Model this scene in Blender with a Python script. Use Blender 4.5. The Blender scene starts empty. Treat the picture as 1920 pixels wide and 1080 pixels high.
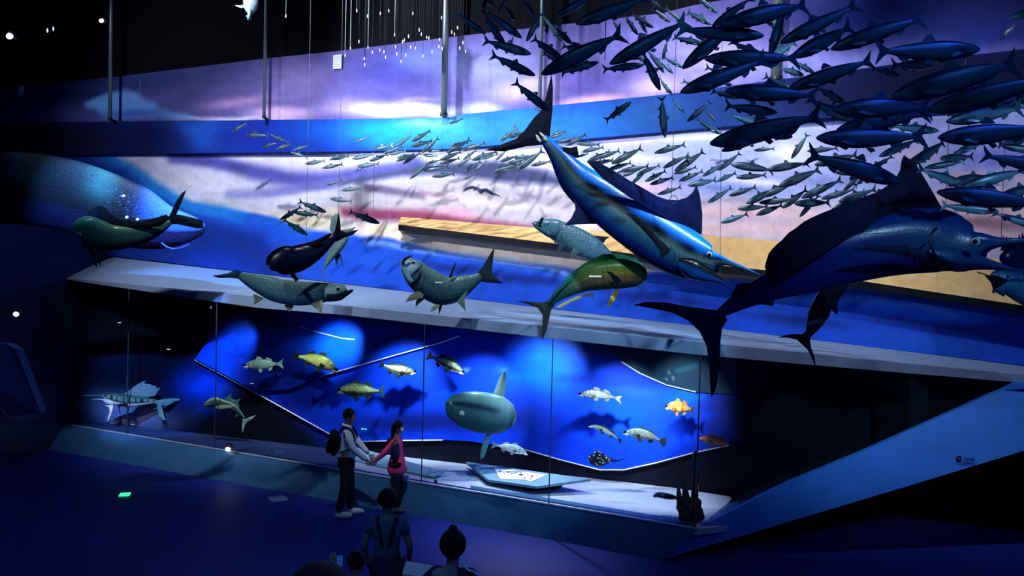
import bpy, bmesh, math, random
import numpy as np
from mathutils import Vector, Matrix
random.seed(7)
S = bpy.context.scene
C = S.collection
F = 1440.0
CAM = Vector((0, 0, 3.9))
PITCH = math.radians(-1.19)
ROLL = math.radians(1.4)
# ---------------------------------------------------------------- camera
fw = Vector((0, math.cos(PITCH), math.sin(PITCH)))
r0 = Vector((1, 0, 0)); u0 = r0.cross(fw)
RT = (r0 * math.cos(ROLL) + u0 * math.sin(ROLL)).normalized()
UP = (u0 * math.cos(ROLL) - r0 * math.sin(ROLL)).normalized()
cd = bpy.data.cameras.new('camera'); cam = bpy.data.objects.new('camera', cd); C.objects.link(cam)
cd.sensor_width = 36; cd.lens = 36 * F / 1920; cd.clip_end = 200
cam.matrix_world = Matrix(((RT.x, UP.x, -fw.x, 0), (RT.y, UP.y, -fw.y, 0), (RT.z, UP.z, -fw.z, CAM.z), (0, 0, 0, 1)))
S.camera = cam
# ---------------------------------------------------------------- world and exposure
S.view_settings.view_transform = 'Standard'; S.view_settings.look = 'None'
S.view_settings.gamma = 1; S.view_settings.use_curve_mapping = False
S.view_settings.exposure = 0.2
w = bpy.data.worlds.new('world'); S.world = w; w.use_nodes = True
w.node_tree.nodes['Background'].inputs[0].default_value = (0.02, 0.16, 0.9, 1)
w.node_tree.nodes['Background'].inputs[1].default_value = 0.05

def lin(c):
    out = []
    for v in c[:3]:
        v = v / 255.0
        out.append(v / 12.92 if v <= 0.04045 else ((v + 0.055) / 1.055) ** 2.4)
    return tuple(out)

def spot(name, loc, tgt, power, size, blend=0.6, col=(1, 1, 1), rad=0.12):
    l = bpy.data.lights.new(name, 'SPOT'); l.energy = power; l.spot_size = math.radians(size)
    l.spot_blend = blend; l.color = col; l.shadow_soft_size = rad
    o = bpy.data.objects.new(name, l); C.objects.link(o); o.location = loc
    o.rotation_euler = (Vector(tgt) - Vector(loc)).to_track_quat('-Z', 'Y').to_euler()
    return o
def area(name, loc, tgt, power, sx, sy, col=(1, 1, 1)):
    l = bpy.data.lights.new(name, 'AREA'); l.energy = power; l.shape = 'RECTANGLE'; l.size = sx; l.size_y = sy; l.color = col
    o = bpy.data.objects.new(name, l); C.objects.link(o); o.location = loc
    o.rotation_euler = (Vector(tgt) - Vector(loc)).to_track_quat('-Z', 'Y').to_euler()
    return o

# ---------------------------------------------------------------- pixel to place
def ray(x, y):
    return fw + RT * ((x - 960) / F) + UP * ((540 - y) / F)
def P(x, y, Y):
    d = ray(x, y); return CAM + d * (Y / d.y)
def onp(x, y, pl):                      # vertical plane  Y = c + m X
    c, m = pl; d = ray(x, y); t = (c - 0) / (d.y - m * d.x); return CAM + d * t
def onz(x, y, z):
    d = ray(x, y); return CAM + d * ((z - CAM.z) / d.z)
W = (14.757, -.345)          # mural wall
BEAM = (14.62, -.345)        # front of the beam
G1 = (11.625, -.5)           # long glass front
G2 = (10.04, .176)           # short glass front
BRD = (13.3, -.35)           # board at the back of the case
def dW(X): return W[0] + W[1] * X

# ceiling spots of the hall; those on fish and people are added fill
NEUT = (0.93, 0.95, 1.0)
spot('mural_spot_left', (-5.8, 8.4, 11.6), (-4.8, 16.0, 4.2), 4300, 52, .8, NEUT)
spot('mural_spot_centre', (-2.2, 7.4, 11.6), (-1.2, 14.9, 4.3), 3500, 54, .8, NEUT)
spot('mural_spot_right', (2.0, 6.8, 11.6), (2.9, 13.6, 4.4), 2500, 54, .8, NEUT)
spot('mural_spot_far_right', (5.6, 6.6, 11.6), (6.6, 12.4, 4.4), 1500, 50, .8, (.85, .88, 1))
spot('upper_mural_spot', (-10.0, 8.0, 8.6), (-0.5, 14.8, 7.7), 7500, 40, .8, (.9, .92, 1))
spot('upper_mural_spot_right', (-1.0, 5.5, 10.5), (3.6, 13.4, 8.1), 2300, 30, .8, (.85, .88, 1))
spot('upper_mural_spot_left', (-11.5, 10.5, 9.5), (-7.4, 17.2, 7.0), 800, 60, .9, (.8, .85, 1))
spot('fill_spot_mahi', (-1.0, 2.5, 9.0), (1.2, 11.2, 3.8), 900, 9, .9, (.8, .95, .9))  # from here to the sunfish: added front light, no such lamps known
spot('fill_spot_tarpon', (-2.5, 2.5, 9.0), (-1.0, 11.5, 3.9), 700, 8, .9, (.75, .92, 1))
spot('fill_spot_long_tarpon', (-4.5, 2.5, 9.0), (-3.4, 11.8, 3.6), 800, 10, .9, (.75, .92, 1))
spot('fill_spot_sailfish', (-6.2, 6.0, 8.0), (-7.75, 15.5, .95), 1500, 7, .6, (.95, .9, 1))
spot('fill_spot_people', (-3.5, 6.0, 9.0), (-2.3, 12.1, 1.2), 110, 14, .9, (.75, .9, 1))
spot('fill_spot_marlin', (4.2, 4.2, 11.4), (1.9, 10.3, 4.4), 5500, 20, .8, (.45, .75, 1))
spot('fill_spot_dark_marlin', (2.2, -0.5, 7.4), (4.2, 7.4, 4.3), 1300, 24, .9, (.3, .65, 1))
spot('fill_spot_sunfish', (-4.5, 6.0, 7.4), (-0.55, 12.2, 2.0), 420, 11, .9, (.6, .95, 1))
spot('floor_spot', (-3.0, 3.0, 9.5), (-1.6, 7.6, 0.0), 420, 40, 1.0, (.1, .35, 1))
spot('floor_spot_right', (6.0, 3.0, 9.5), (5.5, 8.0, 0.0), 260, 40, 1.0, (.05, .2, 1))
# blue light over the floor and the fish; the two areas are added fill
area('blue_fill_right', (4.5, -1.0, 9.5), (3.5, 8.0, 3.5), 70, 3, 1.5, (.06, .28, 1))
area('teal_fill_left', (-3.0, -2.0, 9.0), (1.5, 9.0, 3.0), 40, 3, 1.5, (.10, .5, 1))
spot('blue_whale_spot', (-6.8, 7.0, 10.0), (-6.9, 13.0, 5.0), 9500, 22, .6, (.15, .4, 1), .1)
spot('blue_school_spot', (5.5, 1.5, 10.5), (2.0, 3.8, 4.5), 900, 22, .8, (.02, .10, 1), .15)
# ---------------------------------------------------------------- objects and materials
ORG = {}
def tag(o, label=None, cat=None, group=None, kind=None):
    if label: o['label'] = label
    if cat: o['category'] = cat
    if group: o['group'] = group
    if kind: o['kind'] = kind
    return o
def empty(name, loc, label, cat, group=None):
    o = bpy.data.objects.new(name, None); C.objects.link(o); o.location = loc; o.empty_display_size = .1
    ORG[o.name] = Vector(loc); return tag(o, label, cat, group)
def mesh(name, verts, faces, mat, parent=None, cols=None, smooth=True, solid=None):
    """verts in world coordinates; stored relative to the parent's (or own) origin"""
    vs = [Vector(v) for v in verts]
    if parent is not None:
        org = ORG[parent.name]
    else:
        org = sum(vs, Vector()) / len(vs)
    me = bpy.data.meshes.new(name)
    me.from_pydata([tuple(v - org) for v in vs], [], [tuple(f) for f in faces])
    if cols is not None:
        a = me.color_attributes.new('Col', 'FLOAT_COLOR', 'POINT')
        arr = np.ones((len(vs), 4), dtype=np.float32); arr[:, :3] = np.array(cols, dtype=np.float32)[:, :3]
        a.data.foreach_set('color', arr.ravel())
    me.materials.append(mat)
    if smooth:
        me.polygons.foreach_set('use_smooth', [True] * len(me.polygons))
    me.update()
    o = bpy.data.objects.new(name, me); C.objects.link(o)
    if parent is not None:
        o.parent = parent
    else:
        o.location = org
    ORG[o.name] = org
    return o
def bm_obj(name, bm, mat, parent=None, smooth=False):
    bmesh.ops.recalc_face_normals(bm, faces=bm.faces)
    vs = [v.co.copy() for v in bm.verts]; bm.verts.index_update()
    fs = [[v.index for v in f.verts] for f in bm.faces]; bm.free()
    return mesh(name, vs, fs, mat, parent, smooth=smooth)

def M(name, col=(.5, .5, .5), rough=.5, metal=0, attr=False, noise=.0, nscale=20, bump=0, bscale=60, spec=.5,
      tex='noise', emit=None, estr=0, coat=0):
    m = bpy.data.materials.new(name); m.use_nodes = True
    nt = m.node_tree; N = nt.nodes; L = nt.links; b = N['Principled BSDF']
    b.inputs['Roughness'].default_value = rough; b.inputs['Metallic'].default_value = metal
    b.inputs['Specular IOR Level'].default_value = spec
    b.inputs['Coat Weight'].default_value = coat
    tc = N.new('ShaderNodeTexCoord')
    if attr:
        a = N.new('ShaderNodeAttribute'); a.attribute_name = 'Col'; src = a.outputs['Color']
    else:
        a = N.new('ShaderNodeRGB'); a.outputs[0].default_value = (*col, 1); src = a.outputs[0]
    if noise > 0:
        n = N.new('ShaderNodeTexNoise'); n.inputs['Scale'].default_value = nscale; n.inputs['Detail'].default_value = 5
        L.new(tc.outputs['Object'], n.inputs['Vector'])
        mr = N.new('ShaderNodeMapRange'); mr.inputs[1].default_value = .3; mr.inputs[2].default_value = .7
        mr.inputs[3].default_value = 1 - noise; mr.inputs[4].default_value = 1 + noise
        L.new(n.outputs['Fac'], mr.inputs[0])
        mx = N.new('ShaderNodeVectorMath'); mx.operation = 'MULTIPLY'
        L.new(src, mx.inputs[0]); L.new(mr.outputs[0], mx.inputs[1]); src = mx.outputs[0]
    L.new(src, b.inputs['Base Color'])
    if bump > 0:
        if tex == 'voronoi':
            n2 = N.new('ShaderNodeTexVoronoi'); n2.inputs['Scale'].default_value = bscale; h = n2.outputs['Distance']
        elif tex == 'wave':
            n2 = N.new('ShaderNodeTexWave'); n2.inputs['Scale'].default_value = bscale; n2.inputs['Distortion'].default_value = 1.5; h = n2.outputs['Fac']
        else:
            n2 = N.new('ShaderNodeTexNoise'); n2.inputs['Scale'].default_value = bscale; h = n2.outputs['Fac']
        L.new(tc.outputs['Object'], n2.inputs['Vector'])
        bp = N.new('ShaderNodeBump'); bp.inputs['Strength'].default_value = bump; bp.inputs['Distance'].default_value = .02
        L.new(h, bp.inputs['Height']); L.new(bp.outputs[0], b.inputs['Normal'])
    if emit:
        b.inputs['Emission Color'].default_value = (*emit, 1); b.inputs['Emission Strength'].default_value = estr
    return m
MT = {}
MT['mural'] = M('mural_paint', attr=True, rough=.75, noise=.06, nscale=9, bump=.1, bscale=120, spec=.15)
MT['board'] = M('board_paint', attr=True, rough=.6, noise=.06, nscale=6, spec=.2)
MT['concrete'] = M('pale_plaster', lin((165, 175, 200)), rough=.7, noise=.05, nscale=14, bump=.15, bscale=200, spec=.3)
MT['ledge'] = M('ledge_plaster', attr=True, rough=.7, noise=.05, nscale=14, bump=.15, bscale=200, spec=.3)
MT['ledge2'] = M('ledge_paint', lin((114, 136, 168)), rough=.7, noise=.07, nscale=10, bump=.15, bscale=200, spec=.2)
MT['plinth'] = M('plinth_laminate', lin((44, 92, 136)), rough=.45, noise=.08, nscale=5, spec=.4)
MT['prow'] = M('prow_laminate', lin((40, 110, 200)), rough=.45, noise=.12, nscale=3, spec=.4)
MT['floor'] = M('floor_vinyl', lin((14, 36, 128)), rough=.55, noise=.15, nscale=1.2, spec=.3)
MT['dark'] = M('dark_paint', (.0016, .002, .006), rough=.8, noise=.1, spec=.1)
MT['ceil'] = M('ceiling_paint', (.01, .012, .06), rough=.8, noise=.2, nscale=1)
MT['black'] = M('black_trim', (.004, .004, .008), rough=.4)
MT['steel'] = M('brushed_steel', lin((130, 150, 150)), rough=.4, metal=.6, noise=.1, nscale=30)
MT['white'] = M('white_edge', (.9, .92, .95), rough=.5)
MT['wire'] = M('wire_steel', (.05, .06, .08), rough=.5, metal=.5)
MT['strand'] = M('optic_strand', (.5, .55, .55), rough=.3, metal=.2)
MT['tip'] = M('lit_fibre_tip', (.9, .9, .8), emit=(1, .9, .75), estr=3)
MT['tipb'] = M('lit_fibre_tip_blue', (.9, .9, .9), emit=(.75, .85, 1), estr=2.5)
MT['lamp'] = M('lamp_lens', (1, 1, 1), emit=(.85, .93, 1), estr=12)
MT['green'] = M('green_sign_light', (.1, .9, .4), emit=(.05, .9, .35), estr=1.2)
def glassmat():
    m = bpy.data.materials.new('clear_glass'); m.use_nodes = True; nt = m.node_tree; N = nt.nodes; L = nt.links
    N.remove(N['Principled BSDF']); out = N['Material Output']
    t = N.new('ShaderNodeBsdfTransparent'); t.inputs[0].default_value = (.93, .96, .97, 1)
    g = N.new('ShaderNodeBsdfGlossy'); g.inputs['Roughness'].default_value = .03
    fr = N.new('ShaderNodeFresnel'); fr.inputs[0].default_value = 1.35
    ge = N.new('ShaderNodeNewGeometry'); sb = N.new('ShaderNodeMath'); sb.operation = 'SUBTRACT'; sb.inputs[0].default_value = 1; L.new(ge.outputs['Backfacing'], sb.inputs[1])
    ml = N.new('ShaderNodeMath'); ml.operation = 'MULTIPLY'; L.new(fr.outputs[0], ml.inputs[0]); L.new(sb.outputs[0], ml.inputs[1])
    mx = N.new('ShaderNodeMixShader'); L.new(ml.outputs[0], mx.inputs[0]); L.new(t.outputs[0], mx.inputs[1]); L.new(g.outputs[0], mx.inputs[2])
    L.new(mx.outputs[0], out.inputs[0]); return m
MT['glass'] = glassmat()

# ---------------------------------------------------------------- painting of the murals
def vnoise(x, y, seed):
    xi = np.floor(x); yi = np.floor(y); xf = x - xi; yf = y - yi
    def h(a, b):
        v = np.sin(a * 127.1 + b * 311.7 + seed * 74.7) * 43758.5453
        return v - np.floor(v)
    u = xf * xf * (3 - 2 * xf); v = yf * yf * (3 - 2 * yf)
    return (h(xi, yi) * (1 - u) + h(xi + 1, yi) * u) * (1 - v) + (h(xi, yi + 1) * (1 - u) + h(xi + 1, yi + 1) * u) * v
def fbm(x, y, seed=0, oc=4):
    s = 0; a = .5; t = 0
    for i in range(oc):
        s = s + a * vnoise(x * 2 ** i, y * 2 ** i, seed + i); t += a; a *= .5
    return s / t
def seg_d(x, y, pts):
    d = np.full(x.shape, 1e9)
    for (ax, ay), (bx, by) in zip(pts[:-1], pts[1:]):
        vx, vy = bx - ax, by - ay; L2 = vx * vx + vy * vy + 1e-9
        t = np.clip(((x - ax) * vx + (y - ay) * vy) / L2, 0, 1)
        d = np.minimum(d, np.hypot(x - ax - t * vx, y - ay - t * vy))
    return d
def inside(x, y, pts):
    c = np.zeros(x.shape, bool); n = len(pts)
    for i in range(n):
        ax, ay = pts[i]; bx, by = pts[(i + 1) % n]
        if ay == by: continue
        c ^= ((ay > y) != (by > y)) & (x < (bx - ax) * (y - ay) / (by - ay) + ax)
    return c
def paint(x, y, layers, amp=14, sc=60, seed=1, cont=.10):
    wx = x + (fbm(x / sc, y / sc * 2, seed) - .5) * 2 * amp
    wy = y + (fbm(x / sc, y / sc * 2, seed + 9) - .5) * amp
    col = np.zeros((len(x), 3)) + np.array(layers[0])
    for l in layers[1:]:
        k = l[0]
        if k == 'b':      # blob cx cy rx ry ang color alpha
            _, cx, cy, rx, ry, an, c, al = l
            ca, sa = math.cos(math.radians(an)), math.sin(math.radians(an))
            dx, dy = wx - cx, wy - cy
            u = (dx * ca + dy * sa) / rx; v = (-dx * sa + dy * ca) / ry
            m = al * np.exp(-(u * u + v * v) ** 1.3)
        elif k == 's':    # stroke pts width color alpha
            _, pts, wd, c, al = l
            m = al * np.exp(-(seg_d(wx, wy, pts) / wd) ** 3)
        elif k == 'l':    # crisp thin line
            _, pts, wd, c, al = l
            m = al * (seg_d(x, y, pts) < wd)
        elif k == 'p':    # poly pts color alpha soft
            _, pts, c, al, soft = l
            sd = seg_d(wx, wy, pts + pts[:1]) * np.where(inside(wx, wy, pts), 1, -1)
            m = al * np.clip(sd / max(soft, .01) * .5 + .5, 0, 1)
        c = np.array(c); col = col * (1 - m[:, None]) + c * m[:, None]
    n = fbm(x / 23, y / 11, seed + 20) - .5
    n2 = fbm(x / 2.2, y / 60, seed + 30, 2) - .5
    col = col * (1 + cont * 2 * n + .05 * n2)[:, None]
    col = np.clip(col, 0, 255) / 255
    return np.where(col <= .04045, col / 12.92, ((col + .055) / 1.055) ** 2.4)
def itp(line, x):
    return float(np.interp(x, [p[0] for p in line], [p[1] for p in line]))
def patch(name, top, bot, ptop, pbot, x0, x1, step, rows, layers, mat, back=None, parent=None, label=None, **kw):
    """ruled surface between two lines given in the photo, each lying on a vertical plane; back = thickness vector"""
    xs = np.arange(x0, x1 + step, step); vs = []; px = []
    for x in xs:
        a = onp(x, itp(top, x), ptop); b = onp(x, itp(bot, x), pbot)
        for j in range(rows + 1):
            t = j / rows; vs.append(a.lerp(b, t)); px.append((x, itp(top, x) * (1 - t) + itp(bot, x) * t))
    n = len(xs); fs = []
    for i in range(n - 1):
        for j in range(rows):
            k = i * (rows + 1) + j; fs.append((k, k + 1, k + rows + 2, k + rows + 1))
    px = np.array(px); cols = paint(px[:, 0], px[:, 1], layers, **kw)
    if back is not None:
        base = len(vs); bk = Vector(back); cl = list(map(tuple, cols))
        for i in range(n):
            vs.append(vs[i * (rows + 1)] + bk); cl.append(cl[i * (rows + 1)])
            vs.append(vs[i * (rows + 1) + rows] + bk); cl.append(cl[i * (rows + 1) + rows])
        for i in range(n - 1):
            a, b = i * (rows + 1), (i + 1) * (rows + 1); ba, bb = base + 2 * i, base + 2 * i + 2
            fs += [(a, b, bb, ba), (a + rows, ba + 1, bb + 1, b + rows), (ba, bb, bb + 1, ba + 1)]
        fs.append(tuple([base, base + 1] + [rows - j for j in range(rows + 1)]))
        e = (n - 1) * (rows + 1); fs.append(tuple([base + 2 * n - 1, base + 2 * n - 2] + [e + j for j in range(rows + 1)]))
        cols = cl
    return mesh(name, vs, fs, mat, parent, cols=cols, smooth=False)
def prism(bm, pts, off):
    """closed solid from a loop of points and an extrusion vector"""
    a = [bm.verts.new(p) for p in pts]; b = [bm.verts.new(Vector(p) + Vector(off)) for p in pts]
    n = len(pts); bm.faces.new(a); bm.faces.new(b[::-1])
    for i in range(n):
        bm.faces.new((a[i], a[(i + 1) % n], b[(i + 1) % n], b[i]))
def tube(bm, pts, r, seg=8):
    pts = [Vector(p) for p in pts]; rs = r if isinstance(r, (list, tuple)) else [r] * len(pts); prev = None; rings = []
    for i, p in enumerate(pts):
        d = (pts[min(i + 1, len(pts) - 1)] - pts[max(i - 1, 0)]).normalized()
        a = d.orthogonal() if prev is None else (prev - d * prev.dot(d))
        a.normalize(); prev = a; b = d.cross(a)
        rings.append([bm.verts.new(p + (a * math.cos(2 * math.pi * k / seg) + b * math.sin(2 * math.pi * k / seg)) * rs[i]) for k in range(seg)])
    for A, B in zip(rings[:-1], rings[1:]):
        for k in range(seg): bm.faces.new((A[k], A[(k + 1) % seg], B[(k + 1) % seg], B[k]))
    bm.faces.new(rings[0][::-1]); bm.faces.new(rings[-1])
def ball(bm, c, rx, ry=None, rz=None, u=14, v=10, rot=None):
    ry = ry or rx; rz = rz or rx
    mt = Matrix.Translation(c) @ (rot or Matrix.Identity(4)) @ Matrix.Diagonal((rx, ry, rz, 1))
    bmesh.ops.create_uvsphere(bm, u_segments=u, v_segments=v, radius=1, matrix=mt)
def box(bm, c, sx, sy, sz, rz=0):
    mt = Matrix.Translation(c) @ Matrix.Rotation(rz, 4, 'Z') @ Matrix.Diagonal((sx, sy, sz, 1))
    bmesh.ops.create_cube(bm, size=1, matrix=mt)

# ================================================================ THE SETTING
bm = bmesh.new(); prism(bm, [(-16, -3, 0), (16, -3, 0), (16, 22, 0), (-16, 22, 0)], (0, 0, -.2))
tag(bm_obj('floor', bm, MT['floor']), kind='structure')
bm = bmesh.new(); prism(bm, [(-22, 5.5, 12.5), (16, 5.5, 12.5), (16, 24, 12.5), (-22, 24, 12.5)], (0, 0, .2))
tag(bm_obj('ceiling', bm, MT['ceil']), kind='structure')
# dark wall that carries the murals, above them and behind
bm = bmesh.new()
pts = [(-22, dW(-22) + .12), (16, dW(16) + .12)]
prism(bm, [(pts[0][0], pts[0][1], 0), (pts[1][0], pts[1][1], 0), (pts[1][0], pts[1][1], 12.5), (pts[0][0], pts[0][1], 12.5)], (0, .3, 0))
tag(bm_obj('wall_back', bm, MT['dark']), kind='structure')

# upper mural
UT = [(-60, 172), (210, 145), (495, 110), (640, 95), (840, 70), (1240, 25), (1300, 10), (1520, -30), (2000, -90)]
BT = [(-60, 231), (0, 230), (495, 225), (840, 221), (870, 214), (1240, 178), (1720, 115), (1920, 92), (2000, 82)]
BB = [(-60, 292), (0, 291), (640, 284), (840, 279), (930, 272), (1100, 260), (1280, 244), (1600, 217), (1913, 188), (2000, 180)]
up_layers = [(92, 88, 160),
    ('b', -20, 190, 160, 60, 0, (14, 26, 80), 1), ('b', 120, 150, 110, 40, 0, (12, 20, 70), .9),  # weak light at the left end put into darker hues
    ('b', 300, 150, 150, 22, -8, (30, 55, 110), .8), ('b', 110, 215, 70, 20, 0, (95, 90, 160), .8),
    ('p', [(158, 190), (180, 178), (225, 168), (250, 172), (285, 190), (300, 205), (350, 212), (372, 222), (200, 224), (190, 206), (165, 202)], (110, 170, 240), .95, 5),
    ('b', 250, 215, 60, 10, 0, (50, 90, 190), .7),
    ('b', 420, 150, 140, 40, -10, (98, 90, 160), .8), ('b', 450, 190, 70, 12, -8, (190, 150, 210), .8),
    ('b', 530, 212, 60, 14, 0, (230, 190, 235), .9), ('b', 440, 222, 90, 5, 0, (235, 225, 245), .8),
    ('b', 560, 150, 60, 40, 0, (140, 125, 195), .7), ('b', 650, 200, 60, 16, 0, (170, 150, 215), .8),
    ('b', 740, 130, 90, 40, 0, (62, 66, 160), .85), ('b', 800, 110, 60, 26, 0, (110, 130, 205), .7),
    ('b', 720, 205, 60, 14, 0, (215, 225, 250), .95), ('b', 800, 208, 60, 12, 0, (235, 245, 255), .95), ('b', 780, 188, 50, 5, -4, (190, 160, 215), .6),
    ('b', 930, 130, 90, 50, 0, (150, 158, 225), .8), ('b', 900, 205, 40, 14, 0, (225, 235, 255), .8),
    ('b', 990, 165, 70, 22, -10, (205, 190, 235), .8), ('b', 1110, 190, 70, 12, -6, (225, 175, 205), .9),
    ('b', 1090, 150, 70, 26, 0, (90, 75, 170), .6), ('b', 1180, 80, 140, 40, -5, (130, 125, 205), .6),
    ('b', 1230, 160, 60, 24, 0, (215, 190, 240), .8), ('b', 1350, 110, 90, 50, 0, (190, 180, 240), .7),
    ('b', 1500, 110, 90, 40, -10, (165, 160, 240), .8), ('b', 1650, 30, 160, 50, 0, (18, 40, 120), .95),
    ('b', 1640, 115, 180, 26, -8, (140, 150, 235), .85), ('b', 1850, 60, 110, 60, 0, (40, 60, 150), .9), ('b', 1870, 92, 90, 10, -8, (110, 110, 200), .8)]
tag(patch('wall_upper_mural', UT, [(a, b + 2) for a, b in BT], W, W, -60, 2000, 4, 44, up_layers, MT['mural'], back=(0, .1, 0), seed=3), kind='structure')
# the blue beam between the two murals
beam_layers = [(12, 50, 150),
    ('b', 60, 262, 240, 60, 0, (6, 10, 40), 1), ('b', 280, 262, 70, 60, 0, (8, 20, 80), .8),  # left end painted darker, standing for the weak light there
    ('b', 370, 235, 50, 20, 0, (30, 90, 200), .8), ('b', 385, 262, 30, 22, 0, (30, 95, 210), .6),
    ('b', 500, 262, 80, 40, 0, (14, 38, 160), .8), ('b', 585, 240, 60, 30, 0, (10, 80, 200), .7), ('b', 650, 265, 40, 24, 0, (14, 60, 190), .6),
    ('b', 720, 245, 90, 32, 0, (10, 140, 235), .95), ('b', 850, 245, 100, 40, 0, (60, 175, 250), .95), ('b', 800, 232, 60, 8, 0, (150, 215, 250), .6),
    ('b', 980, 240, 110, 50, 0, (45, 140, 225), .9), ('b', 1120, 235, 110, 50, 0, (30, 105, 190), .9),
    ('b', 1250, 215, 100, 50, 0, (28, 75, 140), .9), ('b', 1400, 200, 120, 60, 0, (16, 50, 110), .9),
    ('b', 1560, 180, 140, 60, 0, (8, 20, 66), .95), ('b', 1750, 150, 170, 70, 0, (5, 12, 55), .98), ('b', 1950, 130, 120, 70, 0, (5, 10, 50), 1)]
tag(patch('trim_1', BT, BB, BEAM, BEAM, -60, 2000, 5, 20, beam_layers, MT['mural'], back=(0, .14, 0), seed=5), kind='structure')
# lower mural
LT = [(-60, 286), (640, 279), (840, 274), (930, 266), (1100, 254), (1280, 238), (1600, 210), (2000, 172)]
LEDGE_BACK = [(-60, 468), (210, 480), (640, 531), (960, 570), (1280, 608), (1600, 646), (1920, 685), (2000, 695)]
SEA = [(-80, 250), (200, 284), (235, 310), (290, 345), (340, 372), (400, 388), (450, 396), (520, 406), (575, 432), (640, 437), (700, 447), (740, 449), (790, 463), (850, 478), (960, 492), (1080, 505), (1240, 511), (1345, 520), (1470, 530), (1600, 540), (1760, 560), (1920, 585), (2010, 600), (2010, 720), (-80, 720)]
low_layers = [(196, 196, 226),
    ('b', 500, 300, 200, 22, 0, (222, 220, 240), .8),
    ('s', [(330, 292), (400, 300), (470, 322), (560, 338), (640, 335), (700, 322), (780, 312)], 17, (76, 80, 164), 1),
    ('s', [(425, 362), (520, 360), (600, 345), (640, 335)], 10, (100, 102, 176), .85),
    ('b', 400, 345, 90, 16, 5, (205, 205, 225), .8), ('b', 400, 385, 100, 14, 0, (180, 180, 190), .7),
    ('b', 1020, 325, 70, 8, 8, (110, 110, 140), .7),
    ('p', [(640, 352), (700, 338), (790, 326), (900, 334), (1080, 352), (1110, 400), (1040, 430), (700, 420), (600, 390)], (160, 156, 168), .9, 22),
    ('p', [(640, 345), (700, 325), (780, 310), (860, 304), (930, 300), (1000, 318), (1050, 335), (1100, 350), (1010, 345), (930, 338), (850, 328), (780, 326), (700, 335)], (56, 64, 104), 1, 6),
    ('s', [(690, 352), (740, 358), (790, 368)], 8, (84, 76, 108), .9), ('s', [(790, 360), (850, 372), (870, 385)], 6, (130, 100, 122), .7),
    ('b', 920, 382, 120, 12, 5, (205, 195, 205), .7), ('b', 1010, 372, 60, 14, 10, (150, 140, 165), .7),
    ('b', 560, 415, 90, 18, 5, (196, 186, 150), .9), ('b', 620, 400, 60, 12, 0, (180, 165, 150), .8),
    ('p', [(640, 388), (790, 392), (830, 402), (1000, 425), (1000, 432), (900, 425), (800, 416), (680, 412), (640, 405)], (122, 52, 84), .95, 7),
    ('b', 860, 400, 40, 7, 5, (205, 150, 180), .8), ('b', 720, 432, 90, 12, 5, (232, 218, 196), .95), ('p', [(700, 425), (780, 415), (760, 430), (1060, 465), (1250, 480), (1250, 515), (1080, 505), (900, 480), (780, 462), (700, 446)], (228, 208, 184), .9, 10),
    ('p', [(1040, 250), (2010, 150), (2010, 360), (1500, 395), (1300, 400), (1110, 345)], (160, 172, 236), .95, 30),
    ('b', 1290, 254, 60, 10, -3, (245, 248, 255), 1), ('b', 1170, 265, 70, 12, 0, (220, 200, 238), .8), ('b', 1200, 300, 60, 8, 0, (230, 225, 245), .8),
    ('b', 1240, 350, 70, 10, 0, (228, 180, 220), .8), ('b', 1300, 340, 60, 16, 0, (140, 160, 225), .7), ('b', 1420, 340, 50, 6, 3, (245, 240, 252), .9), ('b', 1390, 358, 70, 10, 5, (120, 150, 215), .8),
    ('b', 1480, 285, 45, 22, 0, (232, 232, 252), .9), ('b', 1560, 340, 60, 14, 0, (130, 140, 205), .8), ('b', 1640, 285, 70, 12, 0, (130, 140, 200), .7),
    ('b', 1720, 290, 50, 18, 0, (200, 180, 210), .8), ('b', 1880, 295, 90, 20, 0, (120, 125, 220), .9), ('b', 1840, 330, 140, 9, 0, (224, 186, 210), .9),
    ('p', [(1180, 380), (1400, 372), (1540, 388), (1700, 360), (2010, 340), (2010, 470), (1340, 445), (1100, 430)], (232, 200, 208), .95, 16),
    ('b', 1400, 412, 90, 8, 2, (205, 185, 215), .7), ('b', 1850, 418, 120, 12, 4, (160, 118, 140), .9), ('b', 1800, 385, 90, 10, 0, (200, 150, 175), .8),
    ('p', [(1310, 440), (1440, 454), (1600, 478), (2010, 520), (2010, 610), (1310, 522)], (198, 158, 104), .95, 3),
    ('p', SEA, (24, 74, 196), 1, 4),
    ('s', [(180, 288), (235, 312), (300, 356), (360, 388), (450, 405)], 13, (30, 130, 215), .8),
    ('s', [(440, 404), (520, 418), (580, 440)], 8, (20, 90, 190), .6),
    ('p', [(-80, 270), (170, 290), (240, 335), (300, 380), (380, 415), (500, 440), (560, 520), (-80, 520)], (10, 42, 130), .9, 14),
    ('s', [(690, 455), (800, 470), (950, 490), (1080, 515)], 6, (130, 170, 225), .7), ('s', [(820, 472), (960, 500), (1080, 525)], 5, (40, 90, 200), .7),
    ('b', 830, 500, 120, 9, 6, (10, 32, 110), .8), ('b', 990, 525, 70, 9, 6, (12, 30, 110), .8), ('b', 720, 490, 80, 10, 5, (30, 90, 215), .7),
    ('b', 1290, 535, 70, 8, 5, (70, 105, 215), .7), ('b', 1240, 560, 120, 10, 7, (14, 34, 120), .8), ('s', [(1450, 560), (1600, 560), (1700, 570), (1800, 590)], 7, (58, 96, 190), .8),
    ('b', 1700, 555, 170, 6, 6, (16, 60, 150), .8), ('b', 1500, 600, 110, 12, 6, (12, 34, 110), .8), ('b', 1740, 610, 130, 12, 8, (14, 38, 120), .8), ('b', 1760, 645, 160, 14, 8, (30, 84, 190), .8)]
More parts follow.
